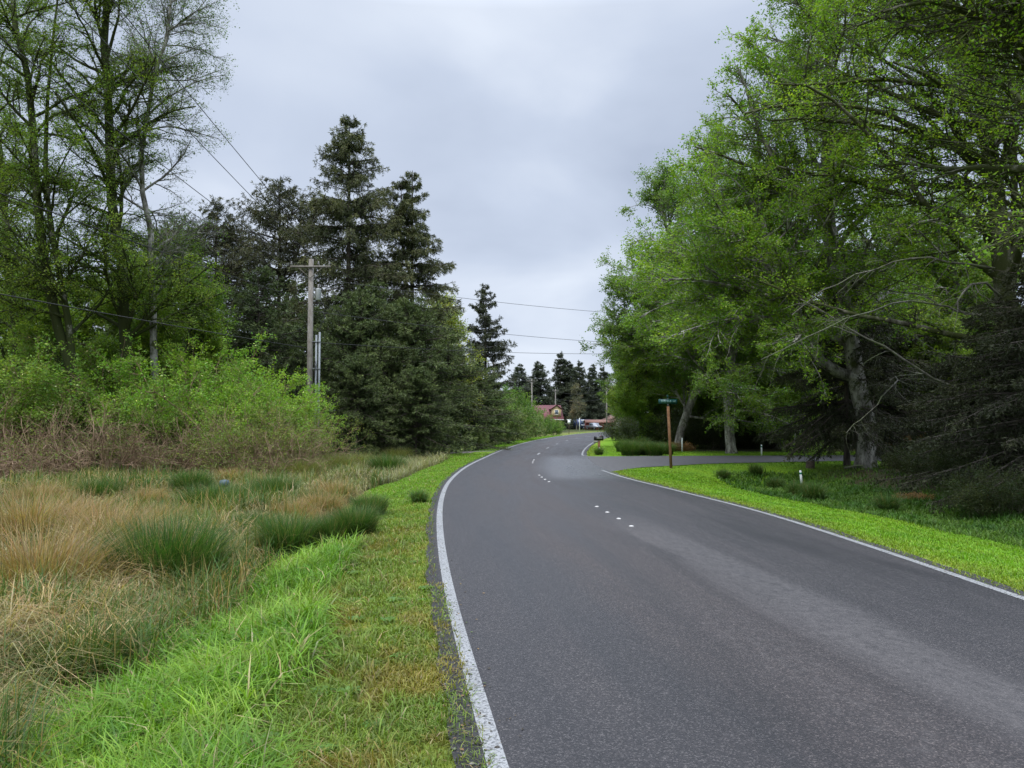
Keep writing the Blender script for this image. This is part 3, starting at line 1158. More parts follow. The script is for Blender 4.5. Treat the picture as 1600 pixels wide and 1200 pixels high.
def leaves(mb, Pt, n, rng, size, col, spread=0.06, drop=0.0, aspect=0.62, tilt=0.7, tmin=0.1, jc=0.16, clump=0.8):
    Np, K, _ = Pt.shape
    pi_ = rng.integers(0, Np, n)
    x = (tmin + (1 - tmin) * rng.random(n)) * (K - 1)
    i = np.minimum(x.astype(int), K - 2)
    f = (x - i)[:, None]
    C = Pt[pi_, i] * (1 - f) + Pt[pi_, i + 1] * f + rng.normal(0, spread, (n, 3))
    T = nrm(Pt[pi_, i + 1] - Pt[pi_, i])
    d = nrm(T * 0.5 + rng.normal(0, 1, (n, 3)) * np.array([1, 1, 0.6]) - np.array([0, 0, drop]))
    nn = nrm(np.array([0, 0, 1.0]) + rng.normal(0, tilt, (n, 3)))
    s = nrm(np.cross(d, nn))
    sz = (size * rng.uniform(0.6, 1.25, n))[:, None]
    w = s * sz * aspect / 2
    V = np.stack([C, C + d * sz * 0.5 + w, C + d * sz, C + d * sz * 0.5 - w], 1).reshape(-1, 3)
    F = np.arange(n * 4).reshape(n, 4)
    cl = (fbm(C[:, 0] + C[:, 2] * 0.7, C[:, 1] + C[:, 2], clump, 13) - 0.5)
    c = np.array(col) * (1 + rng.normal(0, jc, (n, 1)) + cl[:, None] * 0.7)
    c[:, 0] *= 1 + rng.normal(0, 0.12, n) + cl * 0.4
    c = np.clip(c, 0.005, 0.9)
    mb.add(V, F, np.repeat(c, 4, axis=0))


def resample(pts, K):
    pts = np.array(pts, float)
    d = np.concatenate([[0], np.cumsum(np.linalg.norm(np.diff(pts, axis=0), axis=1))])
    u = np.linspace(0, d[-1], K)
    return np.stack([cr_interp(d, pts[:, k], u) for k in range(3)], -1)


def alder(seed, stems, r0, spread, n1=46, n2=620, n3=6500, nleaf=80000, leafsize=0.1, col=(0.085, 0.17, 0.028),
          t0=0.22, bark='alder', up1=0.02, bare=0, mossy=True, prof=None, el=(0.9, 0.5), leafmin=0.0, root=1.5, bias=None, twl=0.8):
    """stems: list of polylines in local coordinates. Returns Empty-less list of (name, mesh)"""
    rng = np.random.default_rng(seed)
    tb = MB()
    K = 14
    SP, SR = [], []
    for k, s in enumerate(stems):
        p = resample(s, K)
        rr = r0 * (1.0 if k == 0 else 0.62) * (np.linspace(1, 0.12, K) ** 0.8)
        if k == 0:
            p[1:] += rng.normal(0, 0.07, (K - 1, 3)) * np.array([1, 1, 0])
            p2 = np.concatenate([p[:1], p[:1] * 0.7 + p[1:2] * 0.3, p[1:]])
            rr2 = np.concatenate([[rr[0] * root, rr[0] * 1.06], rr[1:]])
            v, f = tubes(p2[None], rr2[None], 12)
        else:
            v, f = tubes(p[None], rr[None], 10)
        v = v + (rng.random(v.shape) - 0.5) * 0.03 * r0 / 0.3
        tb.add(v, f)
        SP.append(p)
        SR.append(rr)
    SP = np.stack(SP)
    SR = np.stack(SR)
    prof = prof or (lambda t: np.minimum(1, 0.55 + 1.6 * t) * (1.02 - t) ** 0.55)
    A, AR, ta = grow(SP, SR, n1, rng, t0, 0.98, lambda t, pl: spread * prof(t), el[0], 0.2, 10, 0.10,
                     lambda q: up1 - 0.10 * q, r0 * 0.33, 0.75, 0.5, bias)
    v, f = tubes(A, AR, 6)
    tb.add(v, f)
    if len(stems) > 0:
        # top leader growth
        A2, AR2, _ = grow(SP, SR, 8, rng, 0.85, 0.99, lambda t, pl: spread * 0.4 + 0 * t, 0.5, 0.2, 10, 0.1, 0.03, 0.05, 0.3)
        tb.add(*tubes(A2, AR2, 5))
        A = np.concatenate([A, A2])
        AR = np.concatenate([AR, AR2])
    Bc, BR, _ = grow(A, AR, n2, rng, 0.15, 1.0, lambda t, pl: pl * 0.42 * (1.15 - t) + 0.35, 0.75, 0.25, 7, 0.13, -0.02, 0.035, 0.72, 0.6)
    tb.add(*tubes(Bc, BR, 4))
    Tc, TR, _ = grow(Bc, BR, n3, rng, 0.1, 1.0, lambda t, pl: twl * (1.1 - 0.5 * t), 0.75, 0.3, 4, 0.16, -0.02, 0.011, 0.5, 0.6)
    tb.add(*tubes(Tc, TR, 3))
    lb = MB()
    zt = Tc[:, 1, 2]
    if nleaf:
        keep = Tc
        if leafmin > 0:
            keep = Tc[zt > leafmin]
        leaves(lb, keep, nleaf, rng, leafsize, col, 0.07)
    tm = tb.mesh('trunk', M[bark], True)
    return tm, (lb.mesh('crown', M['leaf']) if nleaf else None)


def place_tree(name, meshes, loc, label, cat, rz=0.0, s=1.0, group=None, sz=None):
    o = empty(name, loc, rz)
    o.scale = (s, s, sz or s)
    tag(o, label, cat, group)
    for nm, me in zip(('trunk', 'crown'), meshes):
        if me is None:
            continue
        c = bpy.data.objects.new(nm, me)
        COL.objects.link(c)
        c.parent = o
    return o


def px_stem(pts, Y, base=None):
    w = [P(px, py, Y if not isinstance(Y, (list, tuple)) else Y[i]) for i, (px, py) in enumerate(pts)]
    return np.array(w)


def local(stems, base):
    return [s - base for s in stems]


def tree_at(name, pts_list, Y, seed, label, **kw):
    st = [px_stem(p, Y) for p in pts_list]
    b = st[0][0].copy()
    b[2] = float(zg(b[0], b[1])) - 0.15
    st[0][0] = b
    ms = alder(seed, local(st, b), **kw)
    return place_tree(name, ms, b, label, 'tree'), ms


AL = 'alder_tree'
GREEN_L = (0.125, 0.19, 0.03)
# --- left group
tree_at(AL, [[(140, 700), (128, 620), (95, 545), (76, 470), (70, 390), (62, 300), (52, 180), (30, 60), (5, -80), (-10, -260)],
             [(118, 610), (106, 500), (88, 400), (74, 310), (72, 200), (80, 90), (95, -40)]], 34, 101,
        'crooked mossy alder with two close stems, leftmost trunk in the photo', r0=0.25, spread=5.4, n1=54, n2=700, n3=7000,
        nleaf=66000, leafsize=0.09, col=GREEN_L, t0=0.12, bark='alder_left', prof=lambda t: 0.95 - 0.45 * t)
tree_at(AL, [[(207, 700), (201, 560), (190, 470), (182, 390), (173, 280), (166, 160), (162, 0), (158, -150), (162, -330)]], 36, 102,
        'tall straight alder with dark mossy upper trunk, second trunk from the left', r0=0.30, spread=5.8, n1=58, n2=760, n3=7600,
        nleaf=80000, leafsize=0.09, col=GREEN_L, t0=0.12, bark='alder_left', prof=lambda t: 0.95 - 0.5 * t)
tree_at(AL, [[(247, 700), (243, 560), (238, 470), (234, 380), (221, 290), (228, 190), (243, 110), (262, 40), (275, -60)]], 37, 103,
        'slim pale barked alder with thin half bare crown, right edge of the left group', r0=0.2, spread=4.4, n1=38, n2=560, n3=5400,
        nleaf=24000, leafsize=0.085, col=(0.085, 0.14, 0.03), t0=0.3, bark='alder', prof=lambda t: 1.1 - 0.4 * t)
tree_at(AL, [[(30, 700), (25, 560), (12, 400), (0, 250), (-15, 80), (-25, -120)]], 41, 104,
        'leafy alder at the left frame edge behind the crooked one', r0=0.25, spread=5.0, n1=40, n2=480, n3=4200,
        nleaf=75000, leafsize=0.11, col=GREEN_L, t0=0.1, bark='alder_left', prof=lambda t: 1.0 - 0.5 * t)
LOWL = alder(105, [np.array([[0, 0, 0], [0.1, 0, 3], [-0.2, 0.1, 6], [0, 0, 9.5]])], 0.16, 3.6, n1=46, n2=460, n3=4200, nleaf=60000,
             leafsize=0.12, col=(0.14, 0.22, 0.03), t0=0.08, bark='alder_moss', prof=lambda t: (1.05 - t) ** 0.5)
gp = 'leafy understorey trees at the left'
for (px, Y, s, rz_, lb) in [
    (300, 41, 0.98, 0.4, 'round leafy young tree just left of the dark young spruce'),
    (215, 44, 1.05, 2.1, 'leafy young tree behind the straight mossy alder'),
    (120, 43, 1.0, 4.0, 'leafy young tree between the two left alders'),
    (40, 46, 1.05, 5.2, 'leafy young tree low at the left frame edge'),
    (235, 38.5, 0.8, 3.1, 'leafy young tree filling the space under the slim pale alder'),
    (70, 39.5, 0.85, 2.6, 'leafy young tree under the crooked two stemmed alder'),
    (160, 38.5, 0.62, 1.1, 'small leafy tree just over the twiggy shrubs by the second alder'),
]:
    p = P(px, 660, Y)
    place_tree('young_tree', LOWL, (p[0], p[1], float(zg(p[0], p[1])) - 0.1), lb, 'tree', rz_, s, gp)

gp = 'low leafy trees at the front of the right wood'
for (px, Y, s, rz_, lb) in [
    (1000, 60, 0.80, 0.4, 'low leafy tree just above the rush bed, left end of the right wood'),
    (1105, 58, 0.82, 2.1, 'low leafy tree between the leaning alder and its pale neighbour'),
    (1200, 55, 0.80, 4.0, 'low leafy tree right of the pale alder trunk'),
    (1265, 51, 0.72, 5.2, 'low leafy tree just left of the forked alder, beyond the side road'),
    (1430, 47, 0.85, 1.1, 'low leafy tree above the bracken right of the forked alder'),
]:
    p = P(px, 660, Y)
    place_tree('young_tree', LOWL, (p[0], p[1], float(zg(p[0], p[1])) + 0.3), lb, 'tree', rz_, s, gp)

# --- right group
R1 = tree_at(AL, [[(1352, 727), (1350, 650), (1338, 570), (1318, 480), (1300, 380), (1292, 270), (1292, 130), (1305, 10), (1318, -90)],
                  [(1340, 590), (1295, 575), (1262, 530), (1228, 476), (1205, 400), (1190, 330), (1182, 265)]], 33, 201,
             'large pale trunked alder with a forked crown at the corner of the side road', r0=0.40, spread=9.0, n1=90, n2=1400, n3=14500,
             nleaf=210000, leafsize=0.11, col=(0.15, 0.25, 0.028), t0=0.22, bark='alder', root=1.35, bias=(-0.3, 0, 0),
             prof=lambda t: np.minimum(1, 0.65 + 1.2 * t) * (1.04 - t) ** 0.6)
R4 = tree_at(AL, [[(1592, 745), (1578, 560), (1563, 400), (1546, 250), (1528, 110), (1512, -50), (1500, -260)],
                  [(1570, 470), (1600, 330), (1640, 200), (1680, 60)]], 26, 202,
             'big mossy alder with long arching limbs near the right frame edge', r0=0.40, spread=9.0, n1=74, n2=1000, n3=11000,
             nleaf=72000, leafsize=0.10, col=(0.175, 0.28, 0.03), t0=0.2, bark='alder_moss', bias=(-0.45, 0, 0), prof=lambda t: np.minimum(1, 0.65 + 1.2 * t) * (1.04 - t) ** 0.35)
R5 = tree_at(AL, [[(1800, 800), (1740, 500), (1670, 250), (1600, 90), (1555, -30), (1500, -200), (1450, -420)]], 17, 203,
             'dark leaning mossy alder trunk crossing the top right corner', r0=0.34, spread=6.5, n1=50, n2=700, n3=7200,
             nleaf=32000, leafsize=0.08, col=(0.18, 0.29, 0.026), t0=0.35, bark='alder_moss', bias=(-0.5, 0, 0))
R2 = tree_at(AL, [[(1143, 705), (1136, 655), (1140, 560), (1130, 450), (1124, 370), (1118, 290), (1114, 225)],
                  [(1140, 580), (1165, 480), (1190, 370), (1205, 280)]], 47, 204,
             'pale trunked alder standing beyond the side road, left of the big forked one', r0=0.30, spread=7.2, n1=80, n2=1100, n3=11000,
             nleaf=165000, leafsize=0.125, col=(0.125, 0.21, 0.034), t0=0.1, el=(1.15, 0.5), bias=(-0.2, 0, 0), prof=lambda t: np.minimum(1, 0.75 + 1.2 * t) * (1.04 - t) ** 0.7)
R3 = tree_at(AL, [[(1058, 697), (1070, 655), (1092, 590), (1085, 500), (1062, 430), (1040, 350), (1022, 290)],
                  [(1085, 600), (1050, 540), (1015, 490), (985, 440)]], 53, 205,
             'leaning grey trunked alder behind the street sign, its crown nearest the road', r0=0.30, spread=7.4, n1=72, n2=1000, n3=10000,
             nleaf=160000, leafsize=0.13, col=(0.12, 0.195, 0.038), t0=0.08, prof=lambda t: np.minimum(1, 0.8 + 1.0 * t) * (1.02 - t) ** 0.45)
GEN = alder(206, [np.array([[0, 0, 0], [0.2, 0, 3.5], [-0.3, 0.2, 8], [0.2, 0, 12], [0, 0, 16]])], 0.28, 5.2, n1=58, n2=640, n3=6000,
            nleaf=95000, leafsize=0.15, col=(0.13, 0.205, 0.034), t0=0.12, prof=lambda t: (1.03 - t) ** 0.5)
GEN2 = alder(207, [np.array([[0, 0, 0], [-0.2, 0, 3], [0.3, 0.2, 7], [0.1, 0, 11], [0.4, 0, 14]])], 0.25, 5.0, n1=54, n2=560, n3=5200,
             nleaf=60000, leafsize=0.17, col=(0.19, 0.25, 0.035), t0=0.12, prof=lambda t: (1.03 - t) ** 0.5)
gp = 'alders in the wood at the right'
for (px, Y, k, s, rz_, lb) in [
    (1015, 62, 0, 0.80, 0.3, 'leafy alder farther up the road, its low branches above the rush bed'),
    (990, 78, 0, 0.72, 1.9, 'small leafy alder beside the road bend, left end of the right wood'),
    (985, 92, 0, 0.6, 3.9, 'distant leafy alder at the left tip of the right wood'),
    (1215, 56, 0, 1.0, 2.9, 'leafy alder between the forked alder and its pale neighbour'),
    (1120, 64, 0, 1.0, 4.4, 'leafy alder rising behind the street sign'),
    (1290, 62, 1, 1.05, 0.8, 'yellow green tree right behind the forked alder'),
    (1420, 56, 1, 0.95, 1.5, 'yellow green tree glowing between the forked alder and the right edge'),
    (1490, 60, 1, 1.0, 2.6, 'yellow green tree behind the arching limbs of the mossy alder'),
    (1570, 58, 1, 1.0, 3.7, 'yellow green tree at the right frame edge in the back'),
    (1440, 72, 0, 1.15, 5.1, 'dark green alder deep in the wood at the right'),
    (1540, 76, 0, 1.2, 0.1, 'tall green alder farthest back at the right edge'),
    (1340, 74, 0, 1.15, 2.2, 'green alder deep in the wood behind the forked alder'),
    (1500, 42, 0, 0.85, 4.0, 'green alder between the bracken and the mossy alder'),
    (1410, 50, 0, 0.95, 0.9, 'alder filling the gap between the forked and the mossy alder'),
    (1085, 72, 0, 0.7, 0.9, 'low leafy alder far behind the leaning alder'),
    (1165, 74, 0, 0.75, 2.9, 'low leafy alder far behind the pale trunked alder'),
]:
    p = P(px, 660, Y)
    place_tree(AL, (GEN, GEN2)[k], (p[0], p[1], float(zg(p[0], p[1])) - 0.1), lb, 'tree', rz_, s, gp)


# ------------------------------------------------------------------ conifers
def conifer(seed, h, rad, nb=190, nsub=30, ntuft=9, col=(0.022, 0.040, 0.016), tips=(0.05, 0.075, 0.03), droop=0.25, hang=0.6,
            base=0.08, prof=None, tuft=0.17, tw=0.05, r0=None, top_el=0.9, low_el=-0.15, forks=None, gap=0.0, sublen=0.8):
    rng = np.random.default_rng(seed)
    tb = MB()
    r0 = r0 or h * 0.014
    K = 12
    tops = [np.array([[0, 0, 0], [0.05, 0, h * 0.5], [0, 0, h]])]
    if forks:
        for (dx, dy, z0, z1) in forks:
            tops.append(np.array([[0, 0, z0], [dx * 0.8, dy * 0.8, z0 + (z1 - z0) * 0.3], [dx, dy, z1]]))
    SP = np.stack([resample(s, K) for s in tops])
    SR = np.stack([r0 * (1 if i == 0 else 0.5) * np.linspace(1, 0.08, K) for i in range(len(tops))])
    SR[0, 0] *= 1.25
    tb.add(*tubes(SP, SR, 9))
    plen = np.array([np.ptp(s[:, 2]) for s in tops])
    which = rng.choice(len(tops), nb, p=plen / plen.sum())
    q = rng.random(nb) ** 0.9
    z0 = np.array([s[0, 2] for s in tops])[which]
    z1 = np.array([s[-1, 2] for s in tops])[which]
    zb = np.where(which == 0, base * h, z0)
    z = zb + (z1 - zb) * q
    if gap > 0:  # thinned whorls
        ph = np.floor(z / (h * 0.04))
        z = (ph + 0.3 + 0.35 * rng.random(nb)) * h * 0.04
        z = np.minimum(z, z1 * 0.99)
    tt = z / h
    x = np.clip((z - z0) / np.maximum(z1 - z0, 0.1), 0, 1) * (K - 1)
    i = np.minimum(x.astype(int), K - 2)
    f = (x - i)[:, None]
    S = SP[which, i] * (1 - f) + SP[which, i + 1] * f
    az = rng.uniform(0, 2 * pi, nb)
    prof = prof or (lambda t: (1 - t) ** 0.75)
    ln = rad * prof(tt) * rng.uniform(0.5, 1.3, nb) + 0.2
    el = low_el + (top_el - low_el) * np.clip(tt, 0, 1) ** 2 + rng.normal(0, 0.1, nb)
    D = np.stack([np.cos(az) * np.cos(el), np.sin(az) * np.cos(el), np.sin(el)], -1)
    Bc = march(S, D, ln, 9, 0.06, lambda k: -droop * 0.25 + droop * 0.45 * k, rng)
    BR = np.minimum(0.012 * ln + 0.012, 0.07)[:, None] * np.linspace(1, 0.2, 9)[None]
    tb.add(*tubes(Bc, BR, 5))
    nS = nb * nsub
    Sc, SRr, ts = grow(Bc, BR, nS, rng, 0.12, 1.0, lambda t, pl: sublen * np.minimum(0.16 + 0.24 * pl, 1.15) * (1.15 - 0.7 * t), 0.85, 0.2, 5, 0.07, -hang * 0.3, 0.012, 0.75, 0.6)
    tb.add(*tubes(Sc, SRr, 3))
    lb = MB()
    n = nS * ntuft
    pi_ = np.repeat(np.arange(nS), ntuft)
    x = rng.random(n) * 3.999
    i = x.astype(int)
    f = (x - i)[:, None]
    C = Sc[pi_, i] * (1 - f) + Sc[pi_, i + 1] * f
    T = nrm(Sc[pi_, i + 1] - Sc[pi_, i])
    v = rng.normal(size=(n, 3))
    v = nrm(v - (v * T).sum(-1, keepdims=True) * T)
    d = nrm(T * 0.75 + v * 0.65)
    s = nrm(np.cross(d, rng.normal(size=(n, 3))))
    sz = (tuft * rng.uniform(0.6, 1.3, n))[:, None]
    w = s * (tw * rng.uniform(0.6, 1.2, n))[:, None] / 2
    V = np.stack([C, C + d * sz * 0.45 + w, C + d * sz, C + d * sz * 0.45 - w], 1).reshape(-1, 3)
    out_ = np.linalg.norm(C[:, :2], axis=1) / (rad * np.maximum(prof(np.clip(C[:, 2] / h, 0, 1)), 0.05) + 0.3)
    wq = (np.clip(ts[pi_], 0, 1) ** 2 * rng.random(n))[:, None]
    c = np.array(col) * (1 - wq) + np.array(tips) * wq
    cl = fbm(C[:, 0] + C[:, 2] * 0.5, C[:, 1] + C[:, 2], 0.7, 19) - 0.5
    c = np.clip(c * (1 + rng.normal(0, 0.18, (n, 1)) + cl[:, None] * 0.8), 0.004, 0.5)
    lb.add(V, np.arange(n * 4).reshape(n, 4), np.repeat(c, 4, axis=0))
    return tb.mesh('trunk', M['conifer_bark'], True), lb.mesh('crown', M['needle'])


def put_conifer(ms, px, Y, label, rz_=0.0, s=1.0, group=None, sz=None, name='spruce_tree'):
    p = P(px, 660, Y)
    return place_tree(name, ms, (p[0], p[1], float(zg(p[0], p[1])) - 0.1), label, 'tree', rz_, s, group, sz)


BIGCOL = dict(col=(0.056, 0.074, 0.031), tips=(0.145, 0.14, 0.062))
put_conifer(conifer(301, 24.3, 7.4, nb=300, nsub=32, ntuft=13, hang=1.2, tuft=0.24, tw=0.05, gap=1, sublen=0.95, base=0.2, top_el=0.62,
                    prof=lambda t: np.clip(1.0 - t, 0, 1) ** 0.74, **BIGCOL), 541, 55,
            'tallest old spruce with shaggy drooping branchlets, centre of the left stand', 0.4)
put_conifer(conifer(302, 21.3, 6.0, nb=270, nsub=32, ntuft=12, hang=1.3, tuft=0.24, tw=0.05, gap=1, sublen=0.95, base=0.15, forks=[(-0.9, 0.4, 13, 20.3)],
                    low_el=0.0, top_el=0.62, droop=0.7, prof=lambda t: (1 - t) ** 0.8, **BIGCOL), 642, 58,
            'twin topped old spruce with upswept limbs, right of the tallest', 1.1)
S3 = conifer(303, 21.0, 7.6, nb=180, nsub=30, ntuft=12, hang=1.0, tuft=0.25, tw=0.055, gap=1, base=0.3, top_el=0.7, low_el=0.05,
             prof=lambda t: np.clip(1.15 * (1.02 - t) ** 0.45, 0, 1) * (0.5 + 0.5 * smooth(1.0, 0.75, t)), forks=[(1.6, 0, 13, 20)], col=(0.035, 0.047, 0.02), tips=(0.10, 0.092, 0.04), sublen=1.1)
put_conifer(S3, 432, 60, 'open flat topped old spruce left of the tallest, sky through its limbs', 0.2, 1.0)
put_conifer(S3, 333, 61, 'open ragged spruce half hidden behind the leafy left trees', 2.9, 0.93)
put_conifer(S3, 262, 66, 'dark ragged spruce farthest left, behind the pale slim alder', 4.4, 0.9)
YNG = dict(col=(0.050, 0.078, 0.026), tips=(0.145, 0.175, 0.065), top_el=0.75, low_el=0.0, droop=0.5, hang=0.25)
Y1 = conifer(311, 11.0, 4.6, nb=260, nsub=26, ntuft=12, tuft=0.18, tw=0.042, base=0.0, prof=lambda t: (1.01 - t) ** 0.6, **YNG)
Y2 = conifer(312, 9.0, 4.4, nb=270, nsub=27, ntuft=12, tuft=0.18, tw=0.042, base=0.0, prof=lambda t: (1.01 - t) ** 0.5, **YNG)
gp = 'dense young spruces in front of the old ones'
for (ms, px, Y, s, sz, rz_, lb) in [
    (Y1, 400, 46, 1.02, 1.0, 0.0, 'dense dark young spruce left of the utility pole'),
    (Y2, 560, 46.5, 1.0, 1.05, 1.0, 'dense young spruce directly right of the utility pole'),
    (Y2, 640, 47.5, 1.05, 1.02, 2.3, 'broad dense young spruce in the middle of the spruce clump'),
    (Y1, 592, 50, 1.05, 0.98, 3.3, 'pointed young spruce at the back of the clump'),
    (Y2, 560, 43.0, 0.62, 0.62, 4.0, 'low spreading spruce at the front of the clump near the sedges'),
    (Y2, 650, 44.0, 0.60, 0.55, 5.0, 'low spreading spruce skirting the end of the driveway'),
    (Y1, 700, 55, 0.95, 0.80, 0.9, 'young spruce at the right shoulder of the clump'),
    (Y1, 480, 49, 0.9, 0.82, 5.5, 'young spruce behind the utility pole'),
    (Y2, 742, 66, 0.95, 0.74, 1.6, 'small dark spruce at the right end of the clump by the second pole'),
]:
    put_conifer(ms, px, Y, lb, rz_, s, gp, sz)
put_conifer(conifer(321, 18.3, 5.0, nb=140, nsub=26, ntuft=10, hang=1.2, tuft=0.32, tw=0.08, gap=1, base=0.12, low_el=0.2, top_el=0.7,
                    prof=lambda t: (1 - t) ** 0.7, col=(0.03, 0.04, 0.022), tips=(0.07, 0.075, 0.04)), 758, 90,
            'lone open spruce standing against the sky beside the road bend', 0.6)
FAR = conifer(331, 19.5, 7.4, nb=260, nsub=18, ntuft=8, hang=0.4, tuft=0.5, tw=0.13, base=0.03, low_el=-0.1, top_el=0.5, droop=0.5,
              sublen=0.9, prof=lambda t: (1.0 - t) ** 0.95, col=(0.038, 0.052, 0.034), tips=(0.08, 0.09, 0.06))
FAR2 = conifer(332, 20.5, 5.4, nb=240, nsub=17, ntuft=8, hang=0.8, tuft=0.5, tw=0.13, base=0.08, low_el=0.0, top_el=0.5,
               prof=lambda t: (1.0 - t) ** 0.85, col=(0.035, 0.047, 0.03), tips=(0.075, 0.085, 0.05), forks=[(1.2, 0, 9, 18.5)])
gp = 'distant spruces beyond the red roofed house'
for (ms, px, Y, s, rz_, lb) in [
    (FAR, 812, 225, 1.25, 0.0, 'distant broad spruce left above the red roof'),
    (FAR, 842, 215, 1.3, 2.0, 'distant broad spruce right above the red roof'),
    (FAR2, 876, 230, 1.12, 1.0, 'tallest distant spruce, left of the gap before the road end'),
    (FAR, 890, 232, 1.05, 3.0, 'distant full spruce just right of the tallest one'),
    (FAR2, 906, 226, 0.98, 4.0, 'distant slim spruce behind the parked vehicles'),
    (FAR, 926, 222, 0.97, 5.0, 'distant wide spruce over the parked vehicles'),
    (FAR2, 942, 240, 0.95, 0.5, 'distant slim spruce beside the far utility pole'),
    (FAR, 790, 250, 0.66, 1.4, 'small distant spruce left of the others behind the bushes'),
    (FAR, 858, 262, 0.72, 2.4, 'smaller distant spruce filling the gap over the house'),
]:
    put_conifer(ms, px, Y, lb, rz_, s * 1.12, gp, min(s, 1.0) * 0.98 if s > 1.2 else s)
# right side spruces
DK = dict(col=(0.030, 0.038, 0.018), tips=(0.065, 0.07, 0.034))
SR = conifer(341, 10.5, 4.6, nb=170, nsub=32, ntuft=10, hang=1.0, tuft=0.15, tw=0.045, base=0.16, low_el=-0.35, top_el=0.6,
             prof=lambda t: np.clip(1.05 - t, 0, 1) ** 0.8, **DK)
put_conifer(SR, 1322, 34.2, 'dark spruce with sparse brown lower boughs beside the forked alder trunk', 0.3, 0.92)
put_conifer(SR, 1368, 43, 'dark pointed spruce showing through behind the forked alder', 2.0, 1.15)
put_conifer(SR, 1566, 25, 'dark dense spruce low at the right frame edge', 3.0, 0.8, None, 0.58)
put_conifer(SR, 1650, 22, 'dark spruce boughs at the far right edge of the swale', 4.6, 0.85, None, 0.7)
put_conifer(SR, 1490, 37, 'dark small spruce between the bracken and the right edge', 5.4, 0.7, None, 0.5)


# ------------------------------------------------------------------ shrubs
def shrub(seed, h, rad, nst=40, n2=500, n3=3500, nleaf=25000, leafsize=0.07, col=(0.12, 0.25, 0.03), wood='twig', el=0.9, up=0.02,
          lmin=0.0, r0=0.025, flowers=0, wander=0.12, twl=0.45, tk=1.0):
    rng = np.random.default_rng(seed)
    tb = MB()
    a = rng.uniform(0, 2 * pi, nst)
    rr = rad * 0.45 * np.sqrt(rng.random(nst))
    S = np.stack([rr * np.cos(a), rr * np.sin(a), np.full(nst, -0.1)], -1)
    az = a + rng.normal(0, 0.5, nst)
    e = rng.uniform(el, 1.45, nst)
    D = np.stack([np.cos(az) * np.cos(e), np.sin(az) * np.cos(e), np.sin(e)], -1)
    A = march(S, D, h * rng.uniform(0.75, 1.2, nst), 9, wander, lambda q: up - 0.12 * q, rng)
    AR = (r0 * rng.uniform(0.6, 1.2, nst))[:, None] * np.linspace(1, 0.3, 9)[None]
    tb.add(*tubes(A, AR, 5))
    Bc, BR, _ = grow(A, AR, n2, rng, 0.2, 1.0, lambda t, pl: pl * 0.35 * (1.2 - 0.6 * t), 0.7, 0.3, 6, wander * 1.2, 0.0, 0.012 * tk, 0.2, 0.6)
    tb.add(*tubes(Bc, BR, 4))
    Tc, TR, _ = grow(Bc, BR, n3, rng, 0.1, 1.0, lambda t, pl: twl + 0 * t, 0.7, 0.3, 4, 0.15, 0.0, 0.006 * tk, 0.2, 0.7)
    tb.add(*tubes(Tc, TR, 3))
    lb = None
    if nleaf:
        lb_ = MB()
        keep = Tc[(Tc[:, 2, 2] > lmin * h) | (rng.random(len(Tc)) < 0.12)]
        leaves(lb_, keep, nleaf, rng, leafsize, col, 0.05)
        if flowers:
            leaves(lb_, keep[keep[:, 2, 2] > 0.55 * h], flowers, rng, 0.09, (0.55, 0.58, 0.32), 0.05, tilt=1.5, jc=0.1)
        lb = lb_.mesh('crown', M['leaf'])
    return tb.mesh('trunk', M[wood], True), lb


def put_shrub(ms, px, Y, label, s=1.0, rz_=0.0, group=None, sz=None, name='shrub'):
    p = P(px, 660, Y)
    o = empty(name, (p[0], p[1], float(zg(p[0], p[1])) - 0.05), rz_)
    o.scale = (s, s, sz or s)
    tag(o, label, 'shrub', group)
    for nm, me in zip(('stems', 'leaves'), ms):
        if me is None:
            continue
        c = bpy.data.objects.new(nm, me)
        COL.objects.link(c)
        c.parent = o
    return o


ELD = shrub(401, 4.6, 2.6, 46, 620, 4200, 42000, 0.10, (0.155, 0.27, 0.035), 'twig', 0.75, 0.0, 0.42, 0.035, 260)
ELD2 = shrub(402, 4.0, 2.4, 44, 560, 4200, 32000, 0.095, (0.125, 0.21, 0.035), 'twig', 0.7, 0.0, 0.42, 0.03, 160)
TWG = shrub(403, 2.7, 2.3, 90, 620, 1700, 2600, 0.07, (0.13, 0.17, 0.045), 'twig', 0.45, -0.03, 0.3, 0.026, 0, 0.2, 0.4, 1.7)
TWO = shrub(404, 3.2, 1.9, 80, 600, 2400, 15000, 0.07, (0.15, 0.20, 0.045), 'twig', 0.85, 0.0, 0.2, 0.022, 0, 0.14, 0.4, 1.5)
gp = 'shrubs along the back of the left ditch'
for (ms, px, Y, s, rz_, lb) in [
    (ELD, 400, 35.0, 0.9, 0.0, 'bright lime green flowering shrub just left of the utility pole'),
    (ELD, 300, 34.5, 1.12, 2.0, 'bright green shrub dotted with cream blossom in the middle of the row'),
    (ELD2, 215, 34.5, 0.98, 1.0, 'green flowering shrub left of the brightest one'),
    (ELD2, 120, 36.0, 1.2, 3.1, 'green leafy shrub under the crooked alder'),
    (ELD2, 30, 34.0, 1.3, 4.2, 'green leafy shrub at the left frame edge'),
    (TWG, 50, 29.5, 1.12, 0.5, 'leafless reddish brown twiggy shrub at the left frame edge'),
    (TWG, 155, 30.0, 1.05, 2.5, 'tangled bare brown shrub in front of the green ones'),
    (TWG, 260, 31.0, 0.92, 4.1, 'arching bare stems under the blossom dotted shrub'),
    (TWO, 390, 31.0, 1.0, 0.2, 'olive green twiggy shrub in front of the utility pole, left one'),
    (TWO, 462, 32.5, 0.82, 1.9, 'olive green twiggy shrub in front of the utility pole, right one'),
    (TWG, 430, 29.8, 0.8, 3.4, 'low bare brown brush at the foot of the olive shrubs'),
]:
    put_shrub(ms, px, Y, lb, s, rz_, gp)
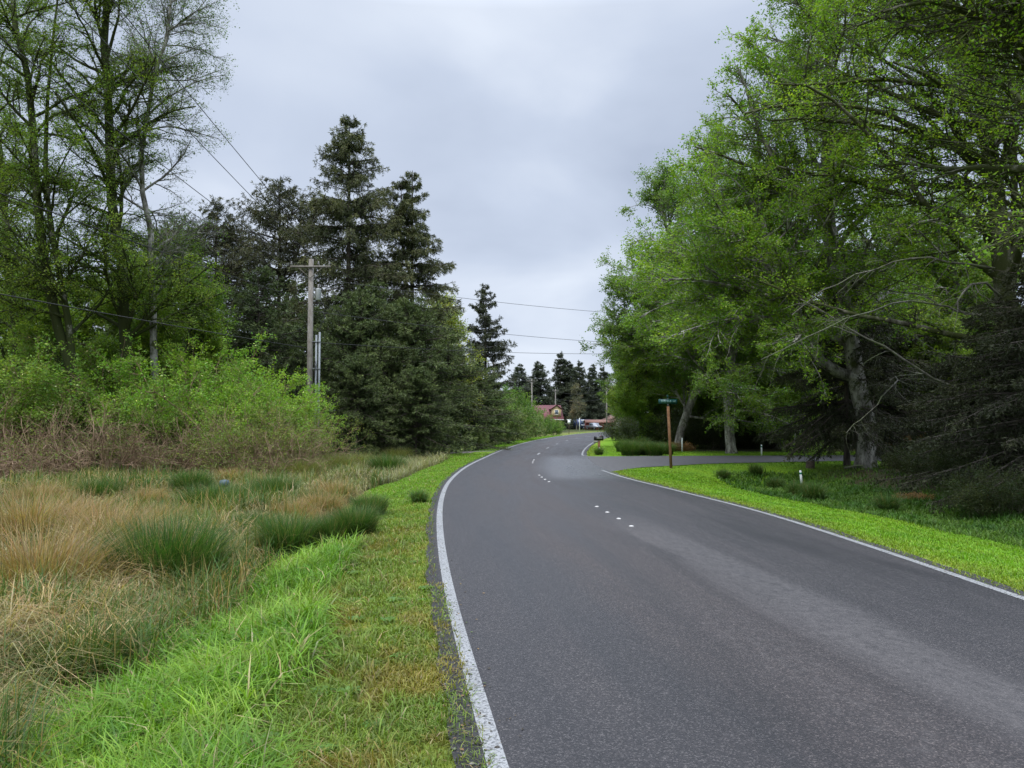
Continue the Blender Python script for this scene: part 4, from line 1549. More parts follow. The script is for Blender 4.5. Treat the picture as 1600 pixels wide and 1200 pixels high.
BUS = shrub(405, 3.4, 2.2, 44, 420, 3000, 26000, 0.13, (0.10, 0.175, 0.035), 'grey_twig', 0.7, 0.0, 0.1, 0.02)
BUSP = shrub(406, 3.2, 2.2, 44, 420, 3000, 22000, 0.14, (0.19, 0.24, 0.11), 'grey_twig', 0.7, 0.0, 0.1, 0.02)
gp = 'roadside bushes before the red roofed house'
for (ms, px, Y, s, rz_, lb) in [
    (BUS, 790, 82, 1.5, 0.0, 'tall bright green bush right of the spruce clump'),
    (BUSP, 800, 80, 0.95, 1.0, 'greyish pale green bush beside the road'),
    (BUSP, 828, 104, 0.95, 2.0, 'pale blossoming bush left of the house gable'),
    (BUS, 848, 112, 0.95, 3.0, 'bright green bush right in front of the red roofed house'),
    (BUS, 866, 122, 0.72, 4.0, 'low green bush at the right foot of the house'),
    (BUS, 768, 90, 1.6, 5.0, 'tall green bush behind the second utility pole'),
    (BUSP, 745, 56, 0.42, 0.6, 'small rounded twiggy bush on the verge beyond the driveway'),
]:
    put_shrub(ms, px, Y, lb, s * 0.68, rz_, gp, s, name='bush')
YEL = alder(407, [np.array([[0, 0, 0], [0.1, 0, 4], [-0.2, 0, 8], [0, 0, 11]])], 0.15, 3.2, n1=40, n2=380, n3=3000, nleaf=16000, leafsize=0.15,
            col=(0.25, 0.28, 0.06), t0=0.2, prof=lambda t: (1.03 - t) ** 0.5, bark='alder')
p = P(706, 660, 64)
place_tree('young_tree', YEL, (p[0], p[1], -0.2), 'airy yellow green tree between the old spruces and the lone spruce', 'tree', 0.4, 0.98)
p = P(686, 660, 70)
place_tree('young_tree', YEL, (p[0], p[1], -0.2), 'pale thin leaved tree poking out at the right of the twin topped spruce', 'tree', 2.4, 1.2)
p = P(963, 660, 190)
place_tree('young_tree', YEL, (p[0], p[1], -0.1), 'pale blossoming tree at the far end of the road', 'tree', 1.4, 1.0)
BRN = alder(410, [np.array([[0, 0, 0], [0.1, 0, 4], [-0.2, 0, 8], [0, 0, 11]])], 0.15, 2.6, n1=36, n2=360, n3=2600, nleaf=6000, leafsize=0.2,
            col=(0.15, 0.135, 0.10), t0=0.2, bark='grey_twig')
p = P(901, 660, 200)
place_tree('young_tree', BRN, (p[0], p[1], -0.1), 'thin brownish bare tree in front of the distant spruces', 'tree', 3.4, 1.0)
# dark brush and bracken below the right trees
DKS = shrub(408, 2.4, 2.4, 60, 520, 3600, 12000, 0.10, (0.04, 0.055, 0.02), 'alder_moss', 0.6, 0.0, 0.1, 0.02)
BRK = shrub(409, 1.1, 2.2, 80, 500, 3200, 14000, 0.12, (0.27, 0.16, 0.08), 'twig', 0.5, -0.03, 0.0, 0.012)
gp = 'dark brush under the right trees'
for (px, Y, s, rz_, lb) in [
    (1000, 66, 1.0, 0.0, 'dark brush behind the left end of the rush bed'), (1050, 58, 1.0, 1.0, 'dark brush at the foot of the leaning alder'),
    (1100, 55, 1.0, 2.0, 'dark brush between the leaning alder and its pale neighbour'), (1180, 56, 1.0, 3.0, 'dark brush right of the pale alder trunk'),
    (1240, 58, 1.1, 4.0, 'dark brush beyond the side road, left of the forked alder'), (1300, 57, 1.1, 5.0, 'dark brush seen just left of the forked alder trunk'),
    (970, 80, 0.9, 0.7, 'dark rounded bush at the tip of the right wood'), (1560, 48, 1.3, 1.7, 'dark brush deep at the right frame edge'),
    (1430, 62, 1.2, 2.7, 'dark brush behind the brown bracken'),
    (1085, 66, 1.7, 0.4, 'tall dark brush far behind the leaning alder'), (1130, 70, 1.8, 2.4, 'tall dark brush far behind, between two pale trunks'), (1040, 72, 1.7, 3.3, 'tall dark brush far behind the street sign'),
]:
    put_shrub(DKS, px, Y, lb, s, rz_, gp, name='bush')
gp = 'dead bracken beyond the side road'
for (px, Y, s, rz_, lb) in [
    (1395, 49, 0.8, 0.0, 'dead brown bracken patch right beside the forked alder trunk'), (1440, 50, 1.0, 2.0, 'dead brown bracken patch in the middle beyond the side road'),
    (1490, 50, 0.9, 4.0, 'dead brown bracken patch at the right end'), (1060, 51, 0.5, 1.0, 'small brown bracken patch behind the street sign'),
]:
    put_shrub(BRK, px, Y, lb, s, rz_, gp, name='bracken')
put_shrub(BRK, 1425, 24.5, 'small heap of dead straw on the far bank of the swale', 0.3, 0.0, None, 0.2, name='bracken')
gp = 'dark ground plants on the far bank of the swale'
for (px, Y, s, rz_, lb) in [(1500, 25, 0.55, 0.0, 'low dark bush on the far bank of the swale'), (1560, 20.5, 0.5, 2.0, 'low dark bush at the right edge above the swale'),
                            (1440, 29, 0.5, 3.0, 'low dark bush right of the forked alder base')]:
    put_shrub(DKS, px, Y, lb, s, rz_, gp, name='bush')


# long bare limbs hanging in front of the right wood: parts of their alders
def bare_limb(parent, ptsY, r, seed):
    w = np.array([P(a, b_, y_) for a, b_, y_ in ptsY])
    w = w - np.array(parent.location)
    rng = np.random.default_rng(seed)
    K = 14
    p = resample(w, K)
    p[1:] += rng.normal(0, 0.04, (K - 1, 3))
    R = r * np.linspace(1, 0.25, K)
    mb = MB()
    mb.add(*tubes(p[None], R[None], 7))
    Bc, BR, _ = grow(p[None], R[None], 16, rng, 0.2, 1.0, lambda t, pl: 1.1 + 0 * t, 0.8, 0.3, 7, 0.16, -0.04, 0.018, 0.2)
    mb.add(*tubes(Bc, BR, 4))
    Tc, TR, _ = grow(Bc, BR, 90, rng, 0.1, 1.0, lambda t, pl: 0.45 + 0 * t, 0.8, 0.3, 4, 0.2, -0.03, 0.008, 0.2)
    mb.add(*tubes(Tc, TR, 3))
    o = mb.build('bare_limb', M['grey_twig'], parent, True)
    o['label'] = 'bare grey lichen covered limb'
    return o


r1o, r4o = R1[0], R4[0]
bare_limb(r4o, [(1570, 650, 26), (1500, 612, 25.5), (1440, 580, 25), (1388, 545, 25), (1320, 510, 25), (1250, 468, 25)], 0.06, 1)
bare_limb(r4o, [(1560, 420, 26), (1490, 410, 25), (1430, 402, 25), (1360, 425, 25), (1290, 452, 25), (1238, 490, 25)], 0.045, 2)
bare_limb(r4o, [(1560, 505, 26), (1500, 485, 25), (1400, 472, 24), (1330, 498, 24), (1270, 525, 24), (1195, 560, 24)], 0.04, 3)
bare_limb(r1o, [(1345, 640, 33), (1400, 590, 31), (1360, 640, 29), (1320, 675, 28)], 0.04, 4)
bare_limb(r4o, [(1572, 470, 26), (1530, 440, 25), (1500, 486, 24), (1540, 492, 24), (1600, 505, 23)], 0.05, 5)

# ------------------------------------------------------------------ far woodland (one mass)
rng = np.random.default_rng(12)
fb = MB()
tbm = MB()


def far_crown(x, y, h, r_, col, n, dark=False, sz=0.5):
    u = rng.random(n)
    z = h * (0.08 + 0.92 * u)
    pr = r_ * ((1.02 - u) ** (0.9 if dark else 0.42)) * (1 if dark else np.minimum(1, 0.6 + 2 * u))
    a = rng.uniform(0, 2 * pi, n)
    q = pr * rng.random(n) ** 0.5 * (0.75 + 0.5 * vnoise(a * 2 + x, z * 0.7, 1.3, 3))
    C = np.stack([x + q * np.cos(a), y + q * np.sin(a), z], -1)
    d = nrm(rng.normal(size=(n, 3)))
    s = nrm(np.cross(d, rng.normal(size=(n, 3))))
    s_ = sz * rng.uniform(0.5, 1.2, (n, 1))
    V = np.stack([C, C + d * s_ * .5 + s * s_ * .3, C + d * s_, C + d * s_ * .5 - s * s_ * .3], 1).reshape(-1, 3)
    c = np.array(col) * (1 + rng.normal(0, 0.25, (n, 1)))
    fb.add(V, np.arange(4 * n).reshape(n, 4), np.repeat(np.clip(c, 0.004, 0.6), 4, 0))
    fb.add(*tubes(np.array([[[x, y, -0.2], [x, y, h * 0.5], [x, y, h * 0.9]]]), np.array([[0.2, 0.14, 0.04]]), 5), np.array([0.05, 0.045, 0.035]))


for k in range(120):
    side = rng.random()
    if side < 0.45:      # left behind the stand
        y = rng.uniform(62, 150)
        x = -y * rng.uniform(0.22, 0.85) - 4
    elif side < 0.9:    # right wood
        y = rng.uniform(70, 150)
        x = y * rng.uniform(0.2, 0.85) + 6
    else:
        y = rng.uniform(235, 330)
        x = y * rng.uniform(-0.12, 0.32)
    dk = rng.random() < 0.35
    h = rng.uniform(9, 15) if side < 0.9 else rng.uniform(8, 13)
    far_crown(x, y, h, rng.uniform(3, 4.6), (0.03, 0.045, 0.022) if dk else (0.08, 0.12, 0.03), 2200, dk, 0.55 if y < 200 else 0.9)
# band of undergrowth closing the wood edge
for k in range(150):
    s_ = 1 if k % 5 else -1
    y = rng.uniform(56, 105)
    x = (s_ * y * rng.uniform(0.1 if s_ > 0 else 0.28, 0.8)) + (9 if s_ > 0 else -3)
    far_crown(x, y, rng.uniform(2.5, 4.5), rng.uniform(2.2, 3.5), (0.045, 0.07, 0.022) if s_ > 0 else (0.06, 0.09, 0.025), 1100, False, 0.4)
o = fb.build('distant_woodland', M['needle'])
tag(o, 'mass of mixed green trees and undergrowth far behind the roadside stands', 'woodland', None, 'stuff')

# ------------------------------------------------------------------ poles and wires
M['pole'] = bark_mat('pole_wood', (0.24, 0.225, 0.20), (0.15, 0.13, 0.11), (0.2, 0.19, 0.15), 0.1, 6.0)
M['galv'] = simple('galvanised', (0.22, 0.24, 0.25), 0.6, 0.3, 0.1, 12)
M['greymetal'] = simple('transformer_grey', (0.45, 0.47, 0.48), 0.45, 0.1, 0.06, 6)
M['cable'] = simple('black_cable', (0.02, 0.02, 0.02), 0.6)
M['ceramic'] = simple('insulator', (0.25, 0.24, 0.23), 0.3)


def utility_pole(px, Y, ztop, label, r=0.17, arm=2.4, arm_dz=0.75, transformer=None, rz=0.0, detail=True):
    p = P(px, 660, Y)
    x, y = float(p[0]), float(p[1])
    z0 = float(zg(x, y)) - 0.4
    o = empty('utility_pole', (x, y, z0), rz)
    tag(o, label, 'utility pole', 'wooden utility poles along the road')
    H = ztop - z0
    MB().tube([(0, 0, 0), (0, 0, H * 0.5), (0, 0, H)], [r, r * 0.88, r * 0.72], 14).build('post', M['pole'], o, True)
    a = MB().box((0, -r * 0.9, H - arm_dz), (arm, 0.09, 0.10))
    a.tube([(-arm * 0.32, -r, H - arm_dz), (0, -r * 1.02, H - arm_dz - 0.6)], 0.018, 6)
    a.tube([(arm * 0.32, -r, H - arm_dz), (0, -r * 1.02, H - arm_dz - 0.6)], 0.018, 6)
    a.build('crossarm', M['pole'], o)
    for sx in (-0.47, 0.47, 0.2):
        ins = MB().tube([(arm * sx, -r * 0.9, H - arm_dz + 0.062), (arm * sx, -r * 0.9, H - arm_dz + 0.16), (arm * sx, -r * .9, H - arm_dz + 0.22), (arm * sx, -r * .9, H - arm_dz + 0.27)], [0.02, 0.055, 0.03, 0.045], 10)
        ins.build('insulator', M['ceramic'], o, True)
    MB().tube([(0, 0, H + 0.002), (0, 0, H + 0.10), (0, 0, H + 0.17)], [0.02, 0.05, 0.03], 10).build('insulator', M['ceramic'], o, True)
    if transformer:
        zt = H - transformer
        c = MB().tube([(r + 0.22, 0, zt - 0.25), (r + 0.22, 0, zt - 0.23), (r + 0.22, 0, zt + 0.3), (r + 0.22, 0, zt + 0.34), (r + 0.22, 0, zt + 0.36)],
                      [0.12, 0.14, 0.14, 0.15, 0.09], 16)
        tr_ = c.build('transformer', M['greymetal'], o, True)
        MB().tube([(r + 0.22, 0, zt + 0.36), (r + 0.22, 0, zt + 0.44), (r + .22, 0, zt + 0.5), (r + .22, 0, zt + 0.58)], [0.04, 0.06, 0.035, 0.05], 10).build('bushing', M['ceramic'], tr_, True)
        MB().box((r + 0.03, 0, zt), (0.10, 0.12, 0.06)).box((r + 0.03, 0, zt - 0.3), (0.10, 0.12, 0.06)).build('bracket', M['galv'], tr_)
    return o, H, z0


pole1, H1, z01 = utility_pole(483, 40, 10.35, 'nearest weathered utility pole with two grey conduits and a small transformer', 0.17, 2.1, 0.42, 1.9)
# conduits on stand-off brackets
for k, (dx, top) in enumerate(((0.33, 7.35), (0.50, 7.5))):
    c = MB().tube([(dx, -0.05, 0.3), (dx, -0.05, 4), (dx, -0.05, top)], 0.055, 12)
    c.build('conduit', M['galv'], pole1, True)
for z in (2.4, 3.9, 5.6, 7.0):
    MB().box((0.34, -0.05, z), (0.44, 0.045, 0.045)).box((0.33, -0.112, z), (0.16, 0.02, 0.07)).box((0.5, -0.112, z), (0.16, 0.02, 0.07)).build('bracket', M['galv'], pole1)
pts = [(0.30, -0.12, 6.0)] + [(0.36 + 0.09 * cos(a), -0.13, 5.0 + 0.8 * sin(a)) for a in np.linspace(pi / 2, pi * 2.4, 16)]
MB().tube(pts, 0.02, 6).build('cable_loop', M['cable'], pole1, True)
pts = [(0.17, -0.1, 8.4), (0.35, -0.1, 8.3), (0.62, -0.1, 8.6), (0.75, -0.1, 8.3), (0.6, -0.1, 7.9), (0.5, -0.06, 7.52)]
MB().tube(resample(pts, 14), 0.016, 6).build('cable_loop', M['cable'], pole1, True)

utility_pole(771, 105, 10.3, 'second utility pole with transformer beside the lone spruce', 0.16, 2.4, 0.5, 1.6)
utility_pole(831, 146, 10.0, 'third utility pole rising left of the red roof', 0.17, 2.2, 0.35, None)
utility_pole(868, 197, 10.3, 'thin utility pole rising behind the red roof', 0.16, 1.6, 0.4, None)
utility_pole(948, 172, 9.6, 'farthest utility pole at the end of the road near the blossoming tree', 0.17, 1.4, 0.4, None)


def wire(a, b, sag, label, r=0.012, grp='overhead wires on the left pole line'):
    a = np.array(a, float)
    b = np.array(b, float)
    t_ = np.linspace(0, 1, 28)[:, None]
    p = a * (1 - t_) + b * t_
    p[:, 2] -= 4 * sag * (t_[:, 0] * (1 - t_[:, 0]))
    o = MB().tube(p, r, 5).build('overhead_wire', M['cable'], None, True)
    return tag(o, label, 'wire', grp)


A0 = P(483, 660, 40)
ax = float(A0[0])
yA = 39.85
zt = 10.35


def ext(px, py, Y, end, k=-14.0):
    """extend the span seen through a point to beyond the camera"""
    q = P(px, py, Y)
    e = np.array(end)
    t_ = (k - e[1]) / (q[1] - e[1])
    return e + (q - e) * t_


e_ = (ax + 0.99, yA, zt - 0.14)
wire(e_, ext(270, 95, 19, e_), 0.35, 'overhead wire nearest the road, running from the crossarm to the top edge', 0.012)
e_ = (ax, yA + 0.1, zt + 0.15)
wire(e_, ext(215, 95, 18, e_), 0.4, 'overhead wire from the very top of the nearest pole', 0.012)
e_ = (ax - 0.99, yA, zt - 0.14)
wire(e_, ext(120, 125, 16.5, e_), 0.4, 'overhead wire from the outer end of the nearest crossarm', 0.012)
e_ = (ax - 0.15, yA, zt - 2.2)
wire(e_, ext(60, 300, 19, e_), 0.4, 'lower overhead cable crossing the left alders', 0.016)
e_ = (ax - 0.15, yA, 5.7)
wire(e_, ext(60, 455, 21, e_), 0.3, 'lowest telephone cable crossing in front of the left trunks', 0.016)
# service spans across the road to the right
for (z, px, py, lb) in [(zt - 1.0, 1010, 492, 'uppermost thin wire crossing the sky over the road'),
                        (7.6, 1010, 538, 'middle thin wire crossing the sky over the road'),
                        (6.0, 1010, 552, 'lowest thin wire crossing the sky over the road')]:
    wire((ax + 0.15, yA, z), P(px, py, 62), 0.25, lb, 0.013, 'wires crossing above the road')
B0 = P(771, 660, 105)
Cc0 = P(831, 660, 146)
D0 = P(868, 660, 197)
E0 = P(948, 660, 172)
for k, (dx, z) in enumerate(((-1.0, 9.9), (1.0, 9.9), (0.1, 8.6))):
    wire((ax + dx * 0.9, 40, zt - 0.14 if z > 9 else 8.3), (B0[0] + dx, 105, z), 0.9, ['wire from the nearest to the second pole, left one at the top', 'wire from the nearest to the second pole, right one at the top', 'lower wire from the nearest to the second pole'][k], 0.013, 'wires between the near and second poles')
    wire((B0[0] + dx, 105, z), (Cc0[0] + dx * 0.9, 146, z - 0.2), 0.7, ['sagging wire from the second to the third pole, left one at the top', 'sagging wire from the second to the third pole, right one at the top', 'lower sagging wire from the second to the third pole'][k], 0.02, 'wires between the second and third poles')
wire((Cc0[0], 146, 9.5), (D0[0], 197, 9.8), 0.7, 'wire from the third pole towards the pole behind the house', 0.025, 'far wires over the house')
wire((D0[0], 197, 9.8), (E0[0], 172, 9.2), 0.9, 'wire in front of the distant spruces to the farthest pole', 0.025, 'far wires over the house')
wire((D0[0], 197, 8.0), (E0[0], 172, 7.4), 0.9, 'lower wire in front of the distant spruces to the farthest pole', 0.025, 'far wires over the house')

# ------------------------------------------------------------------ street furniture
M['post_wood'] = bark_mat('post_wood', (0.22, 0.12, 0.06), (0.14, 0.07, 0.035), (0.16, 0.09, 0.05), 0.1, 9.0)
M['sign_green'] = simple('sign_green', (0.008, 0.065, 0.06), 0.4, 0, 0.06, 6)
M['letter'] = simple('sign_letters', (0.18, 0.32, 0.30), 0.4, 0, 0.05, 6)
M['black'] = simple('mailbox_black', (0.018, 0.018, 0.02), 0.35, 0.0, 0.1, 5)
M['paperbox'] = simple('paper_box', (0.25, 0.26, 0.22), 0.5)
M['white'] = simple('white_plastic', (0.72, 0.74, 0.72), 0.5, 0, 0.04, 6)
M['bandgreen'] = simple('band_green', (0.02, 0.20, 0.12), 0.5)
M['bluecap'] = simple('blue_cap', (0.045, 0.075, 0.09), 0.5)
M['stump'] = simple('stump_wood', (0.10, 0.075, 0.05), 0.9, 0, 0.3, 10)

g = G(1049, 730)
sg = empty('street_sign', (g[0], g[1], float(zg(g[0], g[1]))), 0)
tag(sg, 'green street name sign on a slightly leaning brown wooden post at the junction', 'street sign')
MB().prism([(-0.05, -0.05, -0.3), (0.05, -0.05, -0.3), (0.05, 0.05, -0.3), (-0.05, 0.05, -0.3)], (-0.11, 0, 2.86)).build('post', M['post_wood'], sg)
blade = MB().box((-0.12, -0.01, 2.76), (0.78, 0.012, 0.19), 0.06).build('name_blade', M['sign_green'], sg)
lt = MB()
rl = np.random.default_rng(4)
x = -0.40
for w_ in (0.05, 0.04, 0.05, 0.045, 0.04, 0.05, 0.045, 0.0, 0.05, 0.04):
    if w_:
        lt.box((x + w_ / 2, -0.022 + (x + 0.12) * 0.06, 2.76), (w_, 0.004, 0.016 if rl.random() < .4 else 0.085), 0.06)
        lt.box((x + w_ * 0.2, -0.0245 + (x + .12) * 0.06, 2.765), (0.012, 0.004, 0.10), 0.06)
    x += 0.062
lt.build('lettering', M['letter'], blade)
b2 = MB().box((-0.10, 0.06, 2.955), (0.62, 0.012, 0.15), 1.25).build('name_blade', M['sign_green'], sg)
MB().box((-0.11, 0.02, 2.66), (0.05, 0.05, 0.18)).box((-0.11, 0.02, 2.868), (0.06, 0.06, 0.03)).build('bracket', M['galv'], sg)

g = G(936, 709)
mbx = empty('mailbox', (g[0], g[1], float(zg(g[0], g[1]))), 0.0)
tag(mbx, 'black arched mailbox on a rough wooden post at the near junction corner', 'mailbox')
MB().box((0, 0, 0.38), (0.14, 0.12, 0.84)).build('post', M['post_wood'], mbx)
MB().box((0.02, -0.068, 0.34), (0.09, 0.012, 0.14)).build('number_plate', M['paperbox'], mbx)
MB().box((-0.02, 0, 0.825), (0.5, 0.16, 0.03)).build('shelf', M['post_wood'], mbx)
ol = [(-0.28, -0.1, 0.842), (-0.28, 0.1, 0.842), (-0.28, 0.1, 0.97)] + [(-0.28, 0.1 * cos(a), 0.97 + 0.1 * sin(a)) for a in np.linspace(0.25, pi - 0.25, 9)] + [(-0.28, -0.1, 0.97)]
body = MB().prism(ol, (0.54, 0, 0)).build('box', M['black'], mbx)
ol2 = [(p_[0] - 0.014, p_[1] * 1.05, p_[2] if p_[2] < 0.85 else p_[2] + 0.004) for p_ in ol]
dr_ = MB().prism(ol2, (0.012, 0, 0)).build('door', M['black'], mbx)
MB().box((-0.31, 0, 1.04), (0.03, 0.04, 0.02)).build('handle', M['galv'], dr_)
MB().box((0.03, -0.104, 0.95), (0.34, 0.005, 0.05)).build('number_strip', M['paperbox'], mbx)
MB().box((0.12, 0.107, 1.0), (0.02, 0.012, 0.2)).build('flag', simple('flag_red', (0.4, 0.03, 0.02)), mbx)
MB().box((-0.19, 0, 0.745), (0.26, 0.15, 0.12)).build('newspaper_box', M['paperbox'], mbx)

# far mailbox
g = P(957, 684, 88)
fm = empty('mailbox', (g[0], g[1], 0), 0.2)
tag(fm, 'pale grey mailbox on a dark post at the far junction', 'mailbox')
MB().box((0, 0, 0.5), (0.16, 0.16, 1.04)).build('post', M['stump'], fm)
ol = [(-0.3, -0.2, 1.022), (-0.3, 0.2, 1.022), (-0.3, 0.2, 1.22)] + [(-0.3, 0.2 * cos(a), 1.22 + 0.14 * sin(a)) for a in np.linspace(0.2, pi - 0.2, 7)] + [(-0.3, -0.2, 1.22)]
MB().prism(ol, (0.6, 0, 0)).build('box', M['white'], fm)


def marker(px, py, zz_, label, h=0.62, rz_=0.0, lean=0.0, band=True):
    g = GZ(px, py)
    z = float(zg(g[0], g[1]))
    o = empty('marker_post', (g[0], g[1], z), rz_)
    tag(o, label, 'marker post', 'white utility marker posts')
    MB().tube([(0, 0, -0.1), (lean * .5, 0, h * .5), (lean, 0, h * .96), (lean, 0, h)], [0.045, 0.045, 0.045, 0.03], 12).build('post', M['white'], o, True)
    if band:
        MB().tube([(lean * 0.75, 0, h * 0.76), (lean * 0.9, 0, h * 0.88)], 0.047, 12).build('band', M['bandgreen'], o, True)
    return o


marker(1253, 760, -0.55, 'white marker post with green band standing in the right swale', 0.62, 0, -0.05)
marker(1190, 712, -0.03, 'white marker post across the side road, near the pale alder', 0.62)
marker(1066, 706, -0.03, 'white marker post in the dark grass right of the street sign', 0.9, 0, 0, False)

g = GZ(350, 788)
o = empty('marker_post', (g[0], g[1], float(zg(g[0], g[1]))), 0)
tag(o, 'short pedestal with a blue grey cap poking out of the ditch rushes', 'marker post')
MB().tube([(0, 0, -0.1), (0, 0, 0.5)], 0.09, 14).build('post', M['greymetal'], o, True)
MB().tube([(0, 0, 0.5), (0, 0, 0.6), (0, 0, 0.68), (0, 0, 0.7)], [0.14, 0.145, 0.12, 0.06], 16).build('cap', M['bluecap'], o, True)

# stump and fallen branches
g = G(1266, 733, -0.2)
tag(MB().tube([(g[0], g[1], -0.6), (g[0], g[1], -0.1), (g[0] + 0.02, g[1], 0.16)], [0.24, 0.19, 0.17], 12).build('tree_stump', M['stump'], None, True),
    'small dark sawn stump left of the forked alder', 'stump')
a = G(1320, 735, -0.15)
b_ = G(1370, 738, -0.25)
pts = np.array([a, (a + b_) / 2 + np.array([0, 0.05, 0.14]), b_]) + np.array([0, 0, 0.1])
tag(MB().tube(resample(pts, 8), np.linspace(0.05, 0.025, 8), 8).build('fallen_branch', M['grey_twig'], None, True), 'pale fallen branch lying at the foot of the forked alder', 'branch')

# ------------------------------------------------------------------ houses and vehicles at the far end
M['red_roof'] = simple('red_roof', (0.115, 0.028, 0.032), 0.8, 0, 0.15, 3)
M['yellow_wall'] = simple('yellow_siding', (0.48, 0.38, 0.2), 0.7, 0, 0.04, 2)
M['trim'] = simple('white_trim', (0.75, 0.72, 0.65), 0.6)
M['glass'] = simple('window_glass', (0.10, 0.13, 0.16), 0.1, 0, 0.1, 2)
M['brown_roof'] = simple('brown_roof', (0.15, 0.085, 0.065), 0.85, 0, 0.15, 3)
M['tan_wall'] = simple('tan_wall', (0.33, 0.25, 0.19), 0.8, 0, 0.08, 2)
M['redwood'] = simple('red_wood', (0.20, 0.05, 0.035), 0.8, 0, 0.15, 2)
M['blue_body'] = simple('blue_paint', (0.04, 0.06, 0.14), 0.3, 0, 0.05, 2)
M['silver'] = simple('silver_paint', (0.2, 0.21, 0.23), 0.3, 0.3, 0.05, 2)
M['tyre'] = simple('tyre', (0.02, 0.02, 0.02), 0.9)


def gable_roof(mb, x0, x1, yc, half, zb, zr, th=0.15, along='x'):
    """ridge along x from x0 to x1, centred on yc"""
    for s_ in (-1, 1):
        ol = [(x0, yc, zr), (x0, yc + s_ * half, zb), (x0, yc + s_ * half, zb + th), (x0, yc, zr + th)]
        if along == 'x':
            mb.prism(ol, (x1 - x0, 0, 0))
        else:
            mb.prism([(b_, a_, c_) for a_, b_, c_ in ol], (0, x1 - x0, 0))


hp = P(853, 660, 190)
hs = empty('house', (hp[0], hp[1], -0.1), 0.10)
tag(hs, 'small yellow house with a dark red gabled roof and dormer behind green bushes', 'house')
w = MB().box((0, 0, 1.5), (6.4, 8.0, 3.0))
w.prism([(-3.2, -4, 3), (-3.2, 4, 3), (-3.2, 0, 6.0)], (6.4, 0, 0))
w.build('wall', M['yellow_wall'], hs)
rf = MB()
gable_roof(rf, -3.6, 3.7, 0, 4.6, 2.6, 6.02, 0.16)
rf.build('roof', M['red_roof'], hs)
dm_ = MB().box((2.0, -2.6, 4.25), (2.2, 2.8, 1.9))
dm_.prism([(0.9, -4.0, 5.2), (3.1, -4.0, 5.2), (2.0, -4.0, 6.0)], (0, 2.8, 0))
dmo = dm_.build('dormer', M['yellow_wall'], hs)
r3 = MB()
gable_roof(r3, -4.3, -0.4, 2.0, 1.5, 5.05, 6.12, 0.1, 'y')
r3.build('roof', M['red_roof'], dmo)
MB().box((2.0, -4.03, 4.4), (0.7, 0.06, 1.0)).build('window', M['glass'], dmo)
MB().box((2.0, -4.02, 4.95), (0.95, 0.09, 0.1)).box((2.0, -4.02, 3.87), (0.95, 0.09, 0.1)).box((1.58, -4.02, 4.41), (0.1, 0.09, 0.98)).box((2.42, -4.02, 4.41), (0.1, 0.09, 0.98)).build('window_frame', M['trim'], dmo)
MB().box((0.0, -4.62, 2.6), (7.3, 0.1, 0.18)).build('gutter', M['trim'], hs)
for x_ in (-2, 0, 2):
    wf = MB().box((x_, -4.03, 1.6), (1.0, 0.06, 1.1)).build('window', M['glass'], hs)

hp = P(965, 660, 215)
h2 = empty('house', (hp[0], hp[1], -0.1), 0.2)
tag(h2, 'low tan house with a pale gable end at the far end of the road', 'house')
w = MB().box((0, 0, 1.3), (7, 8, 2.6))
w.prism([(-3.5, -4, 2.6), (3.5, -4, 2.6), (0, -4, 4.2)], (0, 8, 0))
w.build('wall', M['tan_wall'], h2)
rf = MB()
gable_roof(rf, -4.3, 4.3, 0, 3.9, 2.42, 4.22, 0.15, 'y')
rf.build('roof', M['brown_roof'], h2)
MB().box((1.6, -4.03, 1.5), (1.2, 0.06, 0.9)).build('window', M['glass'], h2)
MB().box((-1.4, -4.03, 1.05), (0.9, 0.06, 2.05)).build('door', M['trim'], h2)

hp = P(938, 660, 205)
sh = empty('shed', (hp[0], hp[1], -0.1), 0.05)
tag(sh, 'low dark red shed with a rusty roof beyond the grass at the road end', 'shed')
MB().box((0, 0, 1.0), (8, 3, 2.0)).build('wall', M['redwood'], sh)
rf = MB()
gable_roof(rf, -4.3, 4.3, 0, 1.9, 1.85, 2.6, 0.1)
rf.build('roof', simple('rusty_roof', (0.17, 0.08, 0.055), 0.8), sh)
MB().box((-2.5, -1.52, 0.9), (1.2, 0.05, 1.8)).box((1.5, -1.52, 0.9), (1.6, 0.05, 1.8)).build('door', M['stump'], sh)

hp = P(-4, 660, 62)
h3 = empty('house', (hp[0], hp[1], -0.1), 0.1)
tag(h3, 'brown roofed house almost hidden by leaves at the left frame edge', 'house')
MB().box((0, 0, 1.6), (9, 7, 3.2)).prism([(-4.5, -3.5, 3.2), (-4.5, 3.5, 3.2), (-4.5, 0, 5.2)], (9, 0, 0)).build('wall', M['tan_wall'], h3)
rf = MB()
gable_roof(rf, -4.9, 4.9, 0, 4.1, 2.9, 5.22, 0.16)
rf.build('roof', M['brown_roof'], h3)
for x_ in (-2.5, 2.5):
    MB().box((x_, -3.53, 1.7), (1.3, 0.06, 1.2)).build('window', M['glass'], h3)


def wheel(parent, x, y, r=0.36, w=0.24):
    ty = MB().tube([(x, y - w / 2, r), (x, y - w / 2 + 0.03, r), (x, y + w / 2 - 0.03, r), (x, y + w / 2, r)], [r * 0.9, r, r, r * 0.9], 20).build('wheel', M['tyre'], parent, True)
    sgn = -1 if y < 0 else 1
    MB().tube([(x, y + sgn * (w / 2 - 0.01), r), (x, y + sgn * (w / 2 + 0.012), r)], r * 0.55, 14).build('rim', M['silver'], ty, True)


